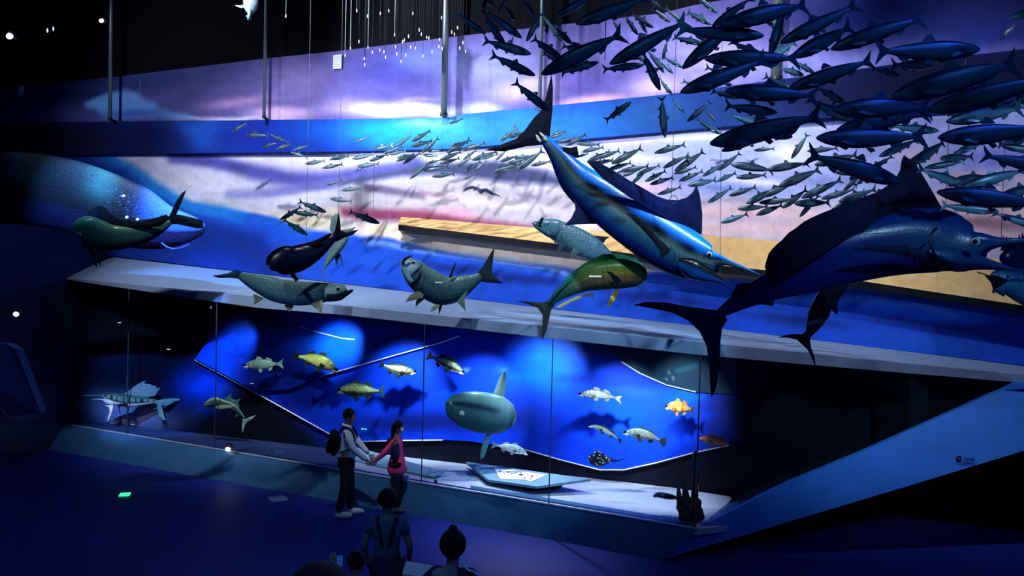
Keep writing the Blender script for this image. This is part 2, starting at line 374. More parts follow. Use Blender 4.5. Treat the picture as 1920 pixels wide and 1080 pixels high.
tag(patch('wall_lower_mural', LT, LEDGE_BACK, W, W, -60, 2000, 3.5, 90, low_layers, MT['mural'], back=(0, .1, 0), seed=11, amp=10), kind='structure')
# end wall on the left, with a painted sea
bm = bmesh.new()
XL = -9.5
def onx(x, y, X=XL):
    d = ray(x, y); return CAM + d * (X / d.x)
a = onx(209, 480); c = onx(-200, 685)
n1, n2 = 40, 30; vs = []; px = []
for i in range(n1 + 1):
    for j in range(n2 + 1):
        q = a.lerp(c, i / n1); vs.append(Vector((XL, q.y, q.z + (4.6 - q.z) * j / n2))); px.append((i * 11, j * 18))
fs = [(i * (n2 + 1) + j, (i + 1) * (n2 + 1) + j, (i + 1) * (n2 + 1) + j + 1, i * (n2 + 1) + j + 1) for i in range(n1) for j in range(n2)]
px = np.array(px, float)
cols = paint(px[:, 0], px[:, 1], [(6, 24, 70), ('b', 150, 60, 90, 30, 20, (10, 44, 90), .8), ('b', 330, 100, 120, 60, 0, (8, 40, 70), .8), ('b', 150, 200, 200, 90, 0, (8, 24, 80), .9)], seed=21)
b0 = len(vs); vs += [v + Vector((-.15, 0, 0)) for v in list(vs)]
fs += [tuple(b0 + k for k in f[::-1]) for f in fs]
tag(mesh('wall_left', vs, fs, MT['mural'], cols=np.vstack([cols, cols]), smooth=False), kind='structure')
# lower part of the end wall: dark glossy
bm = bmesh.new(); g = onx(-400, 800)
prism(bm, [(XL, a.y, 0), (XL, 8, 0), (XL, 8, c.z - (c.y - 8) * (a.z - c.z) / (a.y - c.y)), (XL, c.y, c.z - .02), (XL, a.y, a.z - .02)], (-.15, 0, 0))
MT['gloss'] = M('dark_gloss_panel', (.01, .02, .07), rough=.15, noise=.2, nscale=2)
tag(bm_obj('wall_left_base', bm, MT['gloss']), kind='structure')

# sloping ledge over the show case
FT = [(113, 520), (480, 556), (640, 573), (960, 605.5), (1307, 641), (1600, 671), (1920, 703), (2000, 711)]
FB = [(113, 522.5), (480, 577), (640, 590), (960, 626), (1307, 665), (1600, 691), (1920, 718), (2000, 725)]
def gp(x): return G1 if x <= 1307 else G2
LG = [(150, 165, 200)]
def ledge_surface():
    xs = sorted(set(list(np.linspace(113, 1307, 60)) + list(np.linspace(1307, 2000, 36)))); vs = []; rows = 10
    for x in xs:
        f = onp(x, itp(FT, x), gp(x)); fb = onp(x, itp(FB, x), gp(x))
        xb = 212 + (x - 113) * (2000 - 212) / (2000 - 113) if x < 2000 else x
        b = onp(xb, itp(LEDGE_BACK, xb), W) + Vector((0, .12, 0))
        if b.y < f.y + .02: b = f + Vector((0, .3, b.z - f.z))
        for j in range(rows + 1): vs.append(f.lerp(b, j / rows))
        vs.append(fb); vs.append(Vector((b.x, b.y, fb.z - .05)))
    m = rows + 3; fs = []
    for i in range(len(xs) - 1):
        A, B = i * m, (i + 1) * m
        for j in range(rows): fs.append((A + j, B + j, B + j + 1, A + j + 1))
        fs += [(A, A + rows + 1, B + rows + 1, B), (A + rows + 1, A + rows + 2, B + rows + 2, B + rows + 1), (A + rows + 2, A + rows, B + rows, B + rows + 2)]
    e = (len(xs) - 1) * m
    fs += [tuple(list(range(rows + 1)) + [rows + 2, rows + 1]), tuple([e + rows + 1, e + rows + 2] + [e + j for j in range(rows, -1, -1)])]
    return tag(mesh('trim_2', vs, fs, MT['ledge2'], smooth=False), kind='structure')
ledge_surface()
# long slanting shelf on the lower mural
SB = [(757, 407), (1003, 427), (1340, 443), (1600, 463), (1920, 490), (2000, 497)]
SF = [(747, 421), (1053, 458), (1344, 497), (1590, 523), (1920, 573), (2000, 586)]
SPL = (W[0] - .42, W[1])
MT['sand'] = M('sand_shelf', lin((206, 170, 112)), rough=.7, noise=.12, nscale=7, bump=.1, bscale=90, spec=.2)
vs = []; fs = []; xs = np.linspace(752, 2000, 50)
for x in xs:
    b = onp(x, itp(SB, x), W); f = onp(x - 5, itp(SF, x - 5), SPL)
    lip = f + Vector((0, .02, -.11)); bl = onp(x, itp(SF, x) + 14, W) + Vector((0, 0, .05)); bl.z = lip.z - .02
    vs += [b, f, lip, Vector((b.x, b.y, bl.z))]
for i in range(len(xs) - 1):
    A, B = 4 * i, 4 * i + 4
    for k in range(4): fs.append((A + k, A + (k + 1) % 4, B + (k + 1) % 4, B + k))
fs += [(3, 2, 1, 0), tuple(4 * (len(xs) - 1) + k for k in range(4))]
o = mesh('trim_3', vs, fs, MT['sand'], smooth=False); tag(o, kind='structure'); o.data.materials.append(MT['black'])
for i_, f_ in enumerate(o.data.polygons):
    if i_ % 4 in (1, 2): f_.material_index = 1  # lip and underside black: the shelf's shadow put into colour

# ---------------------------------------------------------------- the show case
CF = .46
corner = onp(1305, 992, G1); corner.z = CF
pl_top = [(130, 797), (200, 812), (400, 845), (633, 880), (900, 925), (1100, 958), (1305, 992)]
pl_bot = [(130, 850), (333, 887), (540, 922), (769, 963), (1000, 1006), (1240, 1050)]
# plinth (long face)
def ruled(name, top, bot, matl, kind='structure', thick=(0, .35, 0), n=24, parent=None):
    vs = []; fs = []
    for i in range(n + 1):
        vs += [top[0].lerp(top[1], i / n), bot[0].lerp(bot[1], i / n)]
    for i in range(n): fs.append((2 * i, 2 * i + 1, 2 * i + 3, 2 * i + 2))
    b = len(vs); vs += [v + Vector(thick) for v in vs]
    fs += [tuple(b + k for k in f[::-1]) for f in fs]
    for i in range(n): fs += [(2 * i, 2 * i + 2, b + 2 * i + 2, b + 2 * i), (2 * i + 1, b + 2 * i + 1, b + 2 * i + 3, 2 * i + 3)]
    fs += [(0, b, b + 1, 1), (2 * n, 2 * n + 1, b + 2 * n + 1, b + 2 * n)]
    o = mesh(name, vs, fs, matl, parent, smooth=False)
    return tag(o, kind=kind) if kind else o
tA = onp(20, 779, G1); tB = onp(1305, 992, G1)
bA = onz(20, 830, 0); bB = onz(1240, 1050, 0)
ruled('trim_4', (tA, tB), (bA, bB), MT['plinth'])
# prow (right face): overhanging, rising to the right
def py_(x): return onp(x, 0, G2).y
pT = [(1305, 992), (1470, 908), (1617, 847), (1877, 731), (1960, 728)]
pBt = [(1240, 1050), (1500, 972), (1700, 912), (1920, 845), (2000, 822)]
vs = []; fs = []; n = 40
for i in range(n + 1):
    t = i / n; xt = 1305 + (1960 - 1305) * t; xb = 1240 + (2000 - 1240) * t
    a = onp(xt, itp(pT, xt), G2); b = P(xb, itp(pBt, xb), 10.5 + .35 * t)
    vs += [a, b, a + Vector((0, .08, 0)), Vector((b.x + .2, b.y + .6 + 6 * t, b.z * .9 + .0))]
for i in range(n):
    A, B = 4 * i, 4 * i + 4
    for k, l in ((0, 1), (1, 3), (3, 2), (2, 0)): fs.append((A + k, A + l, B + l, B + k))
fs += [(0, 2, 3, 1), (4 * n, 4 * n + 1, 4 * n + 3, 4 * n + 2)]
o = mesh('trim_5', vs, fs, MT['prow'], smooth=True); o.data.set_sharp_from_angle(angle=.6); tag(o, kind='structure'); o.data.materials.append(MT['black'])
for i_, f_ in enumerate(o.data.polygons):
    if i_ < 4 * n and i_ % 4 in (1, 2): f_.material_index = 1  # underside and back black, standing for shade below the overhang
# face that carries on right of the prow up to the ledge
bm = bmesh.new()
prism(bm, [P(1878, 731, 11.32), P(1905, 716, 11.33), P(2100, 735, 11.33), P(2100, 800, 11.3), P(1960, 728, 11.32)], (0, .1, 0))
tag(bm_obj('trim_6', bm, MT['prow']), kind='structure')
# case floor
bm = bmesh.new()
fl = [Vector((-9.4, 16.2, CF)), Vector((corner.x, corner.y + .03, CF)), Vector((7.5, 11.6, CF)), Vector((7.5, 10.7, CF)), Vector((-9.4, 16.4, CF))]
fl = [Vector((-9.45, 16.38, CF)), Vector((corner.x, corner.y + .04, CF)), Vector((3.5, 10.75, CF)), Vector((3.5, 12.0, CF)), Vector((2.5, BRD[0] + BRD[1] * 2.5 + .1, CF)), Vector((-9.45, BRD[0] + BRD[1] * -9.45 + .1, CF))]
def cf(x, y): return onz(x, y, CF)
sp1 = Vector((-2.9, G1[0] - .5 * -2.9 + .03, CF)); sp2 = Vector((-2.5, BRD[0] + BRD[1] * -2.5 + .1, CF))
prism(bm, [sp1] + fl[1:5] + [sp2], (0, 0, -.08)); tag(bm_obj('floor_case', bm, MT['concrete']), kind='structure')
bm = bmesh.new(); prism(bm, [fl[0], sp1 - Vector((.002, 0, 0)), sp2 - Vector((.002, 0, 0)), fl[5]], (0, 0, -.08))  # unlit left part of the same floor, its shade put into the colour
MT['shadefl'] = M('case_floor_shade', lin((34, 52, 100)), rough=.6, noise=.08); tag(bm_obj('floor_case_shaded', bm, MT['shadefl']), kind='structure')
# inner lining that slopes from the rim of the prow to the boards
vs = []; fs = []; xs = np.linspace(1330, 1560, 24)
for x in xs:
    a = onp(x, itp(pT, x) + 1, G2) + Vector((0, .09, 0)); b = onp(x + 20, itp(pT, x) - 34 + (x - 1330) * .06, (BRD[0] - .1, BRD[1]))
    if b.y < a.y + .05: b = a + Vector((0, .06, .1))
    vs += [a, b, a + Vector((0, 0, -.06)), b + Vector((0, 0, -.06))]
for i in range(len(xs) - 1):
    A, B = 4 * i, 4 * i + 4
    for k, l in ((0, 1), (1, 3), (3, 2), (2, 0)): fs.append((A + k, A + l, B + l, B + k))
fs += [(0, 2, 3, 1), (4 * len(xs) - 4, 4 * len(xs) - 3, 4 * len(xs) - 1, 4 * len(xs) - 2)]
tag(mesh('trim_20', vs, fs, MT['plinth'], smooth=False), kind='structure')
# black channel and pale rim along the glass foot
def rail(name, p0, p1, dy, dz, w, h, m):
    a, b = Vector(p0) + Vector((0, dy, dz)), Vector(p1) + Vector((0, dy, dz)); d = (b - a).normalized(); nrm = Vector((-d.y, d.x, 0)).normalized() * w
    bm = bmesh.new(); prism(bm, [a, b, b + nrm, a + nrm], (0, 0, h)); return tag(bm_obj(name, bm, m), kind='structure')
MT['rim'] = M('pale_rim', lin((150, 170, 200)), rough=.4)
PLACE_R = None
rail('trim_7', tA, tB, -.015, 0, .05, .02, MT['rim'])
rail('trim_8', tA, tB, .05, .004, .05, .02, MT['black'])

# glass panes of the long front and of the short front
def pane(x0, x1, pl, top, ybot, grp):
    a = onp(x0, ybot(x0), pl); b = onp(x1, ybot(x1), pl)
    c = onp(x1, itp(top, x1), pl); d = onp(x0, itp(top, x0), pl)
    c = Vector((b.x, b.y, c.z)) if abs(c.x - b.x) < .6 else c; d = Vector((a.x, a.y, d.z)) if abs(d.x - a.x) < .6 else d
    for q in (c, d): q.z -= .01
    bm = bmesh.new(); prism(bm, [a, b, c, d], (0, .015, 0)); return bm_obj(grp, bm, MT['glass'])
glabels = ['glass pane at the left end before the sailfish', 'glass pane in front of the curved jack', 'glass pane behind the man and girl',
           'glass pane in front of the round sunfish', 'glass pane in front of the trout and spotted ray']
gx = [132, 238, 402, 790, 1029, 1304]
for i in range(5):
    o = pane(gx[i] + 1, gx[i + 1] - 1, G1, FB, lambda x: itp(pl_top, x) - 6, 'glass_pane'); tag(o, glabels[i], 'glass pane')
o = pane(1307, 1560, G2, FB, lambda x: itp(pT, x) - 3, 'glass_pane'); tag(o, 'glass pane right of the front corner of the show case', 'glass pane')
q = [onp(1562, itp(pT, 1562) - 3, G2), onp(1870, 731, G2), onp(1562, itp(FB, 1562), G2)]
bm = bmesh.new(); prism(bm, [q[0], q[1], onp(1870, itp(FB, 1870), G2), q[2]], (0, .015, 0))
tag(bm_obj('glass_pane', bm, MT['glass']), 'tapering glass pane at the far right tip of the show case', 'glass pane')
# dark joints between the panes
for x in gx[1:]:
    a = onp(x, itp(pl_top, x) - 2, G1); t = onp(x, itp(FB, x), G1); bm = bmesh.new()
    prism(bm, [a + Vector((-.008, -.005, 0)), a + Vector((.008, -.005, 0)), Vector((a.x + .008, a.y - .005, t.z)), Vector((a.x - .008, a.y - .005, t.z))], (0, .02, 0))
    tag(bm_obj('trim_%d' % (9 + gx.index(x)), bm, MT['wire']), kind='structure')

# back boards of the case (painted sea, with pools of light and shade painted in), each its own layer with a pale edge
def board(name, poly, off, layers, thick=.05, seed=31, kind='structure', step=7, edge=None, amp=20):
    pl = (BRD[0] - off, BRD[1])
    xs = [p[0] for p in poly]; ys = [p[1] for p in poly]
    bm = bmesh.new()
    vsb = [bm.verts.new((p[0], p[1], 0)) for p in poly]; f = bm.faces.new(vsb)
    for ax, lo, hi in ((0, min(xs), max(xs)), (1, min(ys), max(ys))):
        v = lo + step
        while v < hi:
            no = (1, 0, 0) if ax == 0 else (0, 1, 0); co = (v, 0, 0) if ax == 0 else (0, v, 0)
            bmesh.ops.bisect_plane(bm, geom=bm.verts[:] + bm.edges[:] + bm.faces[:], plane_co=co, plane_no=no); v += step
    bm.verts.ensure_lookup_table(); bm.verts.index_update()
    px = np.array([(v.co.x, v.co.y) for v in bm.verts]); fs = [[v.index for v in f.verts] for f in bm.faces]
    bnd = [(e.verts[0].index, e.verts[1].index) for e in bm.edges if len(e.link_faces) == 1]; bm.free()
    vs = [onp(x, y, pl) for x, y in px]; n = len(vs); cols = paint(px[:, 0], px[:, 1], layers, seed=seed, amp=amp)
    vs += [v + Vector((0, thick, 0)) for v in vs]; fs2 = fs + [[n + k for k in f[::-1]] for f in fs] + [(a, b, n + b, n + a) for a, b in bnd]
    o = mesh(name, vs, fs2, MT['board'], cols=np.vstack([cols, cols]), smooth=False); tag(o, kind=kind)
    if edge:
        for e in edge:
            bm = bmesh.new(); pts = [onp(x, y, (pl[0] - .012, pl[1])) for x, y in e]; tube(bm, pts, .011, 6)
            c = bm_obj('edge_strip', bm, MT['white'], o, smooth=True); c['label'] = 'thin pale edge strip'
    return o
BLUE = (0, 62, 235)
board('wall_case_back', [(100, 520), (480, 574), (640, 587), (960, 623), (1307, 661), (1740, 699), (1740, 830), (1360, 935), (1227, 925), (870, 882), (640, 880), (100, 800)], -.06, [(3, 5, 26), ('b', 385, 722, 62, 42, 0, (0, 60, 215), .95), ('b', 600, 800, 60, 26, 30, (0, 60, 200), .95), ('b', 200, 650, 80, 60, 0, (8, 30, 60), .8), ('b', 225, 775, 95, 42, 6, (150, 150, 190), 1)], seed=33)  # bright blue and lilac blobs are pools of light painted on
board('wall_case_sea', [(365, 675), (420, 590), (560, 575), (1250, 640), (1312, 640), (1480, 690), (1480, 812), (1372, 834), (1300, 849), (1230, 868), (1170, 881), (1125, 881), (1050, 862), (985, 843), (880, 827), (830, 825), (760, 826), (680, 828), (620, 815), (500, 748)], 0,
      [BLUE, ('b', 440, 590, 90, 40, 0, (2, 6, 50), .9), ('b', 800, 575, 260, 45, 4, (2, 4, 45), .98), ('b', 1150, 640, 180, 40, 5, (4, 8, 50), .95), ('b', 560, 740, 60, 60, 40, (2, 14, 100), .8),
       ('b', 640, 645, 46, 32, 0, (0, 110, 245), .9), ('b', 450, 640, 40, 40, 0, (0, 60, 240), .9), ('b', 1020, 690, 70, 60, 0, (0, 120, 245), .8), ('b', 1180, 780, 60, 40, 0, (0, 95, 245), .7), ('b', 1285, 745, 40, 30, 0, (0, 130, 245), .8), ('b', 1110, 715, 60, 10, 5, (4, 40, 150), .7), ('b', 1200, 735, 50, 8, 5, (40, 110, 220), .5),  # bright blobs: lamp pools painted into the blue
       ('b', 980, 770, 60, 40, 10, (2, 30, 130), .7), ('b', 900, 650, 60, 20, 0, (0, 50, 200), .6), ('s', [(870, 690), (885, 692)], 3, (110, 180, 240), .8), ('s', [(940, 685), (955, 690)], 3, (90, 160, 240), .6), ('b', 800, 790, 180, 22, 0, (2, 14, 90), .8), ('p', [(1360, 560), (1600, 560), (1600, 900), (1360, 900)], (2, 4, 26), 1, 34), ('b', 1345, 790, 34, 60, 0, (0, 26, 120), .7), ('b', 1150, 860, 100, 20, 0, (0, 60, 240), .5)],  # right end painted dark because it is unlit
      edge=[[(365, 675), (500, 748), (620, 815)], [(680, 828), (760, 826), (830, 825)], [(985, 843), (1050, 862), (1125, 881), (1170, 881), (1230, 868), (1300, 849), (1372, 834)]], seed=35)
board('wall_case_swell', [(560, 612), (640, 634), (720, 632), (860, 612), (880, 622), (830, 641), (720, 672), (600, 706), (540, 730), (478, 733), (366, 673), (424, 592), (470, 584)], .07, [(0, 66, 225), ('b', 470, 600, 110, 26, 0, (2, 6, 50), .9), ('b', 500, 715, 70, 40, 30, (0, 16, 110), .9), ('b', 640, 648, 60, 30, 0, (0, 115, 245), .9), ('b', 540, 690, 60, 50, 30, (0, 22, 110), .9), ('b', 760, 630, 90, 22, -8, (0, 30, 130), .95), ('b', 450, 645, 40, 40, 0, (0, 60, 235), .6)],
      edge=[[(560, 612), (600, 624), (640, 634), (665, 637)], [(600, 706), (660, 689), (720, 672), (830, 641), (862, 630)]], seed=37)
board('wall_case_reef', [(1165, 678), (1200, 700), (1250, 722), (1305, 735), (1380, 740), (1380, 668), (1240, 655), (1150, 660)], .07, [(10, 58, 84), ('b', 1200, 668, 60, 14, 0, (4, 20, 50), .8), ('b', 1345, 710, 40, 30, 0, (6, 30, 60), .8), ('s', [(1270, 695), (1305, 685)], 5, (30, 110, 120), .7), ('b', 1255, 697, 3, 2, 0, (230, 230, 230), 1), ('b', 1262, 709, 3, 2, 0, (250, 240, 230), 1), ('b', 1248, 710, 2, 2, 0, (230, 230, 230), 1)],
      edge=[[(1165, 678), (1200, 700), (1250, 722), (1305, 735)]], seed=39, step=4, amp=2)

bm = bmesh.new()
prism(bm, [onp(1640, 688, (G2[0] + .25, G2[1])), onp(1640, 860, (G2[0] + .25, G2[1])), onp(1900, 745, (G2[0] + .12, G2[1])), onp(1900, 712, (G2[0] + .12, G2[1]))], (0, .08, 0))
tag(bm_obj('wall_case_end', bm, MT['dark']), kind='structure')
# ================================================================ FISH MODELS
MT['skin'] = M('wet_fish_skin', attr=True, rough=.24, noise=.1, nscale=9, bump=.03, bscale=40, tex='voronoi', spec=.16)
MT['scale'] = M('silver_fish_scales', attr=True, rough=.42, metal=.2, noise=.1, nscale=14, spec=.25, bump=.3, bscale=26, tex='voronoi')
MT['fin'] = M('fin_membrane', attr=True, spec=.12, rough=.6, noise=.12, nscale=20, bump=.25, bscale=16, tex='wave')
MT['eye'] = M('glass_eye', (.01, .01, .012), rough=.08)
MT['eyering'] = M('pale_eye_ring', (.45, .5, .45), rough=.3)
MT['herring'] = M('herring_skin', attr=True, rough=.35, metal=.25, noise=.08, nscale=6, spec=.5)
MT['tagw'] = M('white_tag', (.75, .78, .75), rough=.6)

def crom(pts, n):
    """Catmull-Rom through stations"""
    p = np.array(pts, float); k = len(p); out = []
    for i in range(n + 1):
        t = i / n * (k - 1); a = min(int(t), k - 2); u = t - a
        p0, p1, p2, p3 = p[max(a - 1, 0)], p[a], p[a + 1], p[min(a + 2, k - 1)]
        out.append(.5 * ((2 * p1) + (-p0 + p2) * u + (2 * p0 - 5 * p1 + 4 * p2 - p3) * u * u + (-p0 + 3 * p1 - 3 * p2 + p3) * u ** 3))
    return np.array(out)
def lc(a, b, t): return tuple(a[i] * (1 - t) + b[i] * t for i in range(3))
def sm(e0, e1, x):
    t = min(1, max(0, (x - e0) / (e1 - e0))); return t * t * (3 - 2 * t)
def loft(name, st, Y, wr, mat, parent, colf, n=20, rings=34, up=None):
    """round body through stations (x, y, half height above, half height below) at depth Y; wr = half width / half height"""
    st = [s if len(s) == 4 else (s[0], s[1], s[2], s[2]) for s in st]
    q = crom(st, rings); Y0, Y1 = Y if isinstance(Y, tuple) else (Y, Y)
    sgn = 1 if q[-1][0] >= q[0][0] else -1
    if up is not None: sgn = up
    vs = []; cols = []
    for i, (x, y, ht, hb) in enumerate(q):
        t = i / rings; j0, j1 = max(i - 1, 0), min(i + 1, rings)
        tx, ty = q[j1][0] - q[j0][0], q[j1][1] - q[j0][1]; l = math.hypot(tx, ty) + 1e-9
        nx, ny = sgn * ty / l, -sgn * tx / l; Yc = Y0 + (Y1 - Y0) * t; hm = max(.3, (ht + hb) / 2)
        ht, hb = max(.25, ht), max(.25, hb)
        for k in range(n):
            a = 2 * math.pi * k / n; s, c = math.sin(a), math.cos(a)
            h = ht if s > 0 else hb
            sh = math.copysign(abs(s) ** .9, s); ch = math.copysign(abs(c) ** .85, c)
            vs.append(P(x + nx * h * sh, y + ny * h * sh, Yc + ch * wr * hm * Yc / F)); cols.append([v for v in lin(colf(t, s, x, y))])
    fs = []
    for i in range(rings):
        for k in range(n): fs.append((i * n + k, i * n + (k + 1) % n, (i + 1) * n + (k + 1) % n, (i + 1) * n + k))
    fs += [tuple(range(n))[::-1], tuple(range(rings * n, rings * n + n))]
    return mesh(name, vs, fs, mat, parent, cols=cols)
def fin(name, pts, Y, parent, col, th=2.0, dY=0, smoothn=0, mat=None, col2=None):
    """solid fin: outline in the photo frame, at depth Y + dY, thickness th photo pixels in the middle, thin rim"""
    pts = [tuple(p) for p in pts]
    if smoothn:
        q = crom(pts + [pts[0]], len(pts) * smoothn)[:-1]; pts = [tuple(p) for p in q]
    bm = bmesh.new(); rim = [bm.verts.new((p[0], p[1], 0)) for p in pts]; bm.faces.new(rim); bm.normal_update()
    bmesh.ops.triangulate(bm, faces=bm.faces[:]); bmesh.ops.subdivide_edges(bm, edges=[e for e in bm.edges if len(e.link_faces) == 2], cuts=1)
    bmesh.ops.triangulate(bm, faces=bm.faces[:])
    bm.verts.index_update(); bnd = set(v.index for v in bm.verts if any(len(e.link_faces) == 1 for e in v.link_edges))
    cen = (sum(p[0] for p in pts) / len(pts), sum(p[1] for p in pts) / len(pts)); R = max(math.hypot(p[0] - cen[0], p[1] - cen[1]) for p in pts)
    vs = []; fs = []; cols = []; n = len(bm.verts)
    for sg in (-1, 1):
        for v in bm.verts:
            h = (.22 if v.index in bnd else 1) * th / 2 * sg; zz = [p[2] for p in pts if len(p) > 2]
            vs.append(P(v.co.x, v.co.y, Y + dY + h * Y / F)); u = min(1, math.hypot(v.co.x - cen[0], v.co.y - cen[1]) / R)
            cols.append(lin(lc(col, col2 or col, u)))
    for f in bm.faces:
        k = [v.index for v in f.verts]; fs.append(k); fs.append([n + a for a in k[::-1]])
    for e in bm.edges:
        if len(e.link_faces) == 1: a, b = e.verts[0].index, e.verts[1].index; fs.append((a, b, n + b, n + a))
    bm.free()
    return mesh(name, vs, fs, mat or MT['fin'], parent, cols=cols, smooth=False)
def eye(x, y, Y, r, parent):
    bm = bmesh.new(); ball(bm, P(x, y, Y), r * Y / F, u=12, v=8); o = bm_obj('eye', bm, MT['eyering'], parent, smooth=True)
    bm = bmesh.new(); ball(bm, P(x, y, Y - r * .55 * Y / F), r * .62 * Y / F, u=12, v=8); bm_obj('pupil', bm, MT['eye'], o, smooth=True)
def groove(name, pts, Y, parent, r=.8, m=None):
    bm = bmesh.new(); tube(bm, [P(x, y, Y + (z[0] if z else 0)) for x, y, *z in pts], r * Y / F, 6); return bm_obj(name, bm, m or MT['black'], parent, smooth=True)
def counter(back, side, belly, f=None):
    def c(t, s, x, y):
        k = lc(side, back, sm(.25, .75, s)) if s > 0 else lc(side, belly, sm(.1, .8, -s))
        return f(k, t, s, x, y) if f else k
    return c

# ---------------------------------------------------------------- big fish hung over the show case
# blue marlin
Ym = 10.4
r = empty('blue_marlin', P(1180, 400, Ym), 'large blue marlin diving to the right with open bill in the centre', 'fish')
def mar(k, t, s, x, y):
    if .02 < s < .5:
        bl = .5 + .5 * math.sin(t * 62); m = math.exp(-((s - .22) / .17) ** 2) * (.4 + .6 * bl) * sm(.06, .25, t) * (1 - sm(.75, .9, t))
        k = lc(k, (1, 5, 22), m)
    return k
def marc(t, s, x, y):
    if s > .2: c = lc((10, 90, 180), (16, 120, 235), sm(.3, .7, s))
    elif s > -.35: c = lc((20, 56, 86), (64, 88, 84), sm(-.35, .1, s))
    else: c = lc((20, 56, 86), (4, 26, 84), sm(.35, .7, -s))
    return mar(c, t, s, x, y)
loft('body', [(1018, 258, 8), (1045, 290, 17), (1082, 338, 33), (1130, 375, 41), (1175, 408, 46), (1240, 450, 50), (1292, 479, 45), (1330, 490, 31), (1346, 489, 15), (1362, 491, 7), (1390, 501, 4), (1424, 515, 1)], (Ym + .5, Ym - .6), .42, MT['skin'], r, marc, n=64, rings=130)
loft('lower_jaw', [(1270, 490, 8), (1296, 503, 19), (1320, 513, 15), (1345, 523, 8), (1375, 537, 1)], (Ym - .35, Ym - .5), .6, MT['skin'], r, lambda t, s, x, y: (16, 50, 110) if s < .3 else (10, 14, 20))
Yt = Ym + .5
fin('tail_fin', [(1034, 138), (1037, 165), (1036, 205), (1031, 255), (1026, 268), (1010, 272), (985, 275), (945, 284), (908, 282), (935, 273), (968, 260), (985, 243), (1000, 222), (1014, 208), (1024, 180)], Yt, r, (5, 14, 44), 4, col2=(2, 5, 18))
fin('dorsal_fin', [(1316, 440), (1317, 400), (1312, 365), (1306, 346), (1299, 360), (1288, 370), (1272, 375), (1250, 374), (1230, 367), (1205, 352), (1178, 337), (1148, 318), (1118, 302), (1100, 303), (1130, 335), (1180, 370), (1240, 405), (1290, 430)], Ym - .1, r, (4, 22, 84), 3, col2=(2, 7, 34))
fin('second_dorsal_fin', [(1052, 275), (1070, 277), (1082, 274), (1086, 296), (1066, 296)], Yt - .15, r, (8, 14, 40), 3)
fin('anal_fin', [(1076, 372), (1079, 392), (1071, 409), (1057, 423), (1080, 421), (1105, 420), (1126, 420), (1110, 395)], Ym + .2, r, (8, 22, 60), 3)
fin('second_anal_fin', [(1036, 283), (1044, 298), (1048, 312), (1048, 326), (1040, 330), (1056, 334), (1066, 342), (1058, 310)], Yt - .1, r, (8, 20, 60), 3)
fin('pectoral_fin', [(1172, 398), (1190, 402), (1212, 420), (1236, 448), (1258, 468), (1250, 478), (1240, 484), (1236, 470), (1224, 452), (1204, 430)], Ym - .35, r, (6, 12, 26), 2.5)
fin('keel', [(1004, 252), (1009, 254), (1015, 264), (1013, 267), (1007, 262)], Yt - .1, r, (210, 220, 210), 2)
fin('keel', [(1011, 247), (1017, 250), (1025, 258), (1021, 260), (1014, 254)], Yt - .1, r, (210, 220, 210), 2)
eye(1330, 478, Ym - .75, 6, r)
groove('gill_slit', [(1258, 462, -.18), (1264, 472, -.2), (1266, 482, -.2), (1262, 492, -.18)], Ym - .4, r, .9)
groove('mouth_line', [(1316, 493, 0), (1336, 497, 0), (1352, 496, 0)], Ym - .72, r, .9)

# dark marlin in front at the right
Yb = 7.4
r = empty('dark_marlin', P(1640, 470, Yb), 'huge dark navy marlin at the right with tall dorsal fin and bill at frame edge', 'fish')
def dm(t, s, x, y):
    c = (16, 46, 100) if s > .3 else lc((16, 46, 100), (26, 58, 92), sm(-.2, .1, -s + .1))
    if s < -.25: c = lc((26, 58, 92), (8, 22, 70), sm(.25, .5, -s))
    return lc((10, 26, 110), c, sm(.15, .6, t))
loft('body', [(1346, 590, 8), (1395, 560, 19), (1450, 535, 28), (1505, 514, 39), (1560, 490, 50), (1630, 466, 58), (1700, 453, 61), (1760, 451, 60), (1800, 459, 50), (1828, 462, 36), (1848, 456, 19), (1875, 454, 9), (1915, 451, 5), (1990, 450, 2)], (Yb + .6, Yb - .5), .5, MT['skin'], r, dm, n=56, rings=90)
loft('lower_jaw', [(1740, 470, 8), (1775, 482, 20), (1796, 488, 22), (1825, 490, 17), (1850, 495, 11), (1880, 501, 6), (1912, 508, 1)], (Yb - .35, Yb - .45), .6, MT['skin'], r, lambda t, s, x, y: (20, 50, 90) if s > 0 else (6, 16, 60))
fin('tail_fin', [(1352, 582), (1330, 580), (1290, 575), (1250, 567), (1210, 566), (1186, 572), (1215, 577), (1260, 586), (1290, 601), (1312, 622), (1325, 650), (1330, 690), (1331, 720), (1334, 746), (1342, 730), (1349, 690), (1351, 640), (1354, 615), (1364, 600)], Yb + .6, r, (8, 20, 80), 6, col2=(4, 10, 50))
fin('dorsal_fin', [(1440, 530), (1434, 498), (1441, 476), (1452, 462), (1466, 450), (1479, 436), (1493, 427), (1508, 415), (1524, 407), (1542, 399), (1560, 392), (1580, 385), (1600, 376), (1622, 368), (1645, 360), (1664, 348), (1680, 332), (1688, 318), (1690, 302), (1695, 290), (1703, 297), (1712, 300), (1720, 312), (1736, 338), (1750, 362), (1766, 390), (1770, 410), (1700, 420), (1600, 440), (1500, 500)], Yb + .05, r, (5, 10, 50), 5, col2=(3, 6, 36))
fin('pectoral_fin', [(1594, 466), (1612, 461), (1650, 459), (1700, 462), (1738, 471), (1750, 480), (1740, 487), (1712, 484), (1670, 476), (1630, 470)], Yb - .36, r, (6, 14, 44), 4, col2=(16, 30, 70))
fin('anal_fin', [(1532, 545), (1548, 560), (1553, 598), (1559, 580), (1568, 590), (1571, 566), (1594, 530)], Yb + .1, r, (4, 8, 30), 3)
fin('second_anal_fin', [(1413, 572), (1425, 569), (1452, 564), (1450, 574), (1430, 571)], Yb + .4, r, (6, 12, 40), 2)
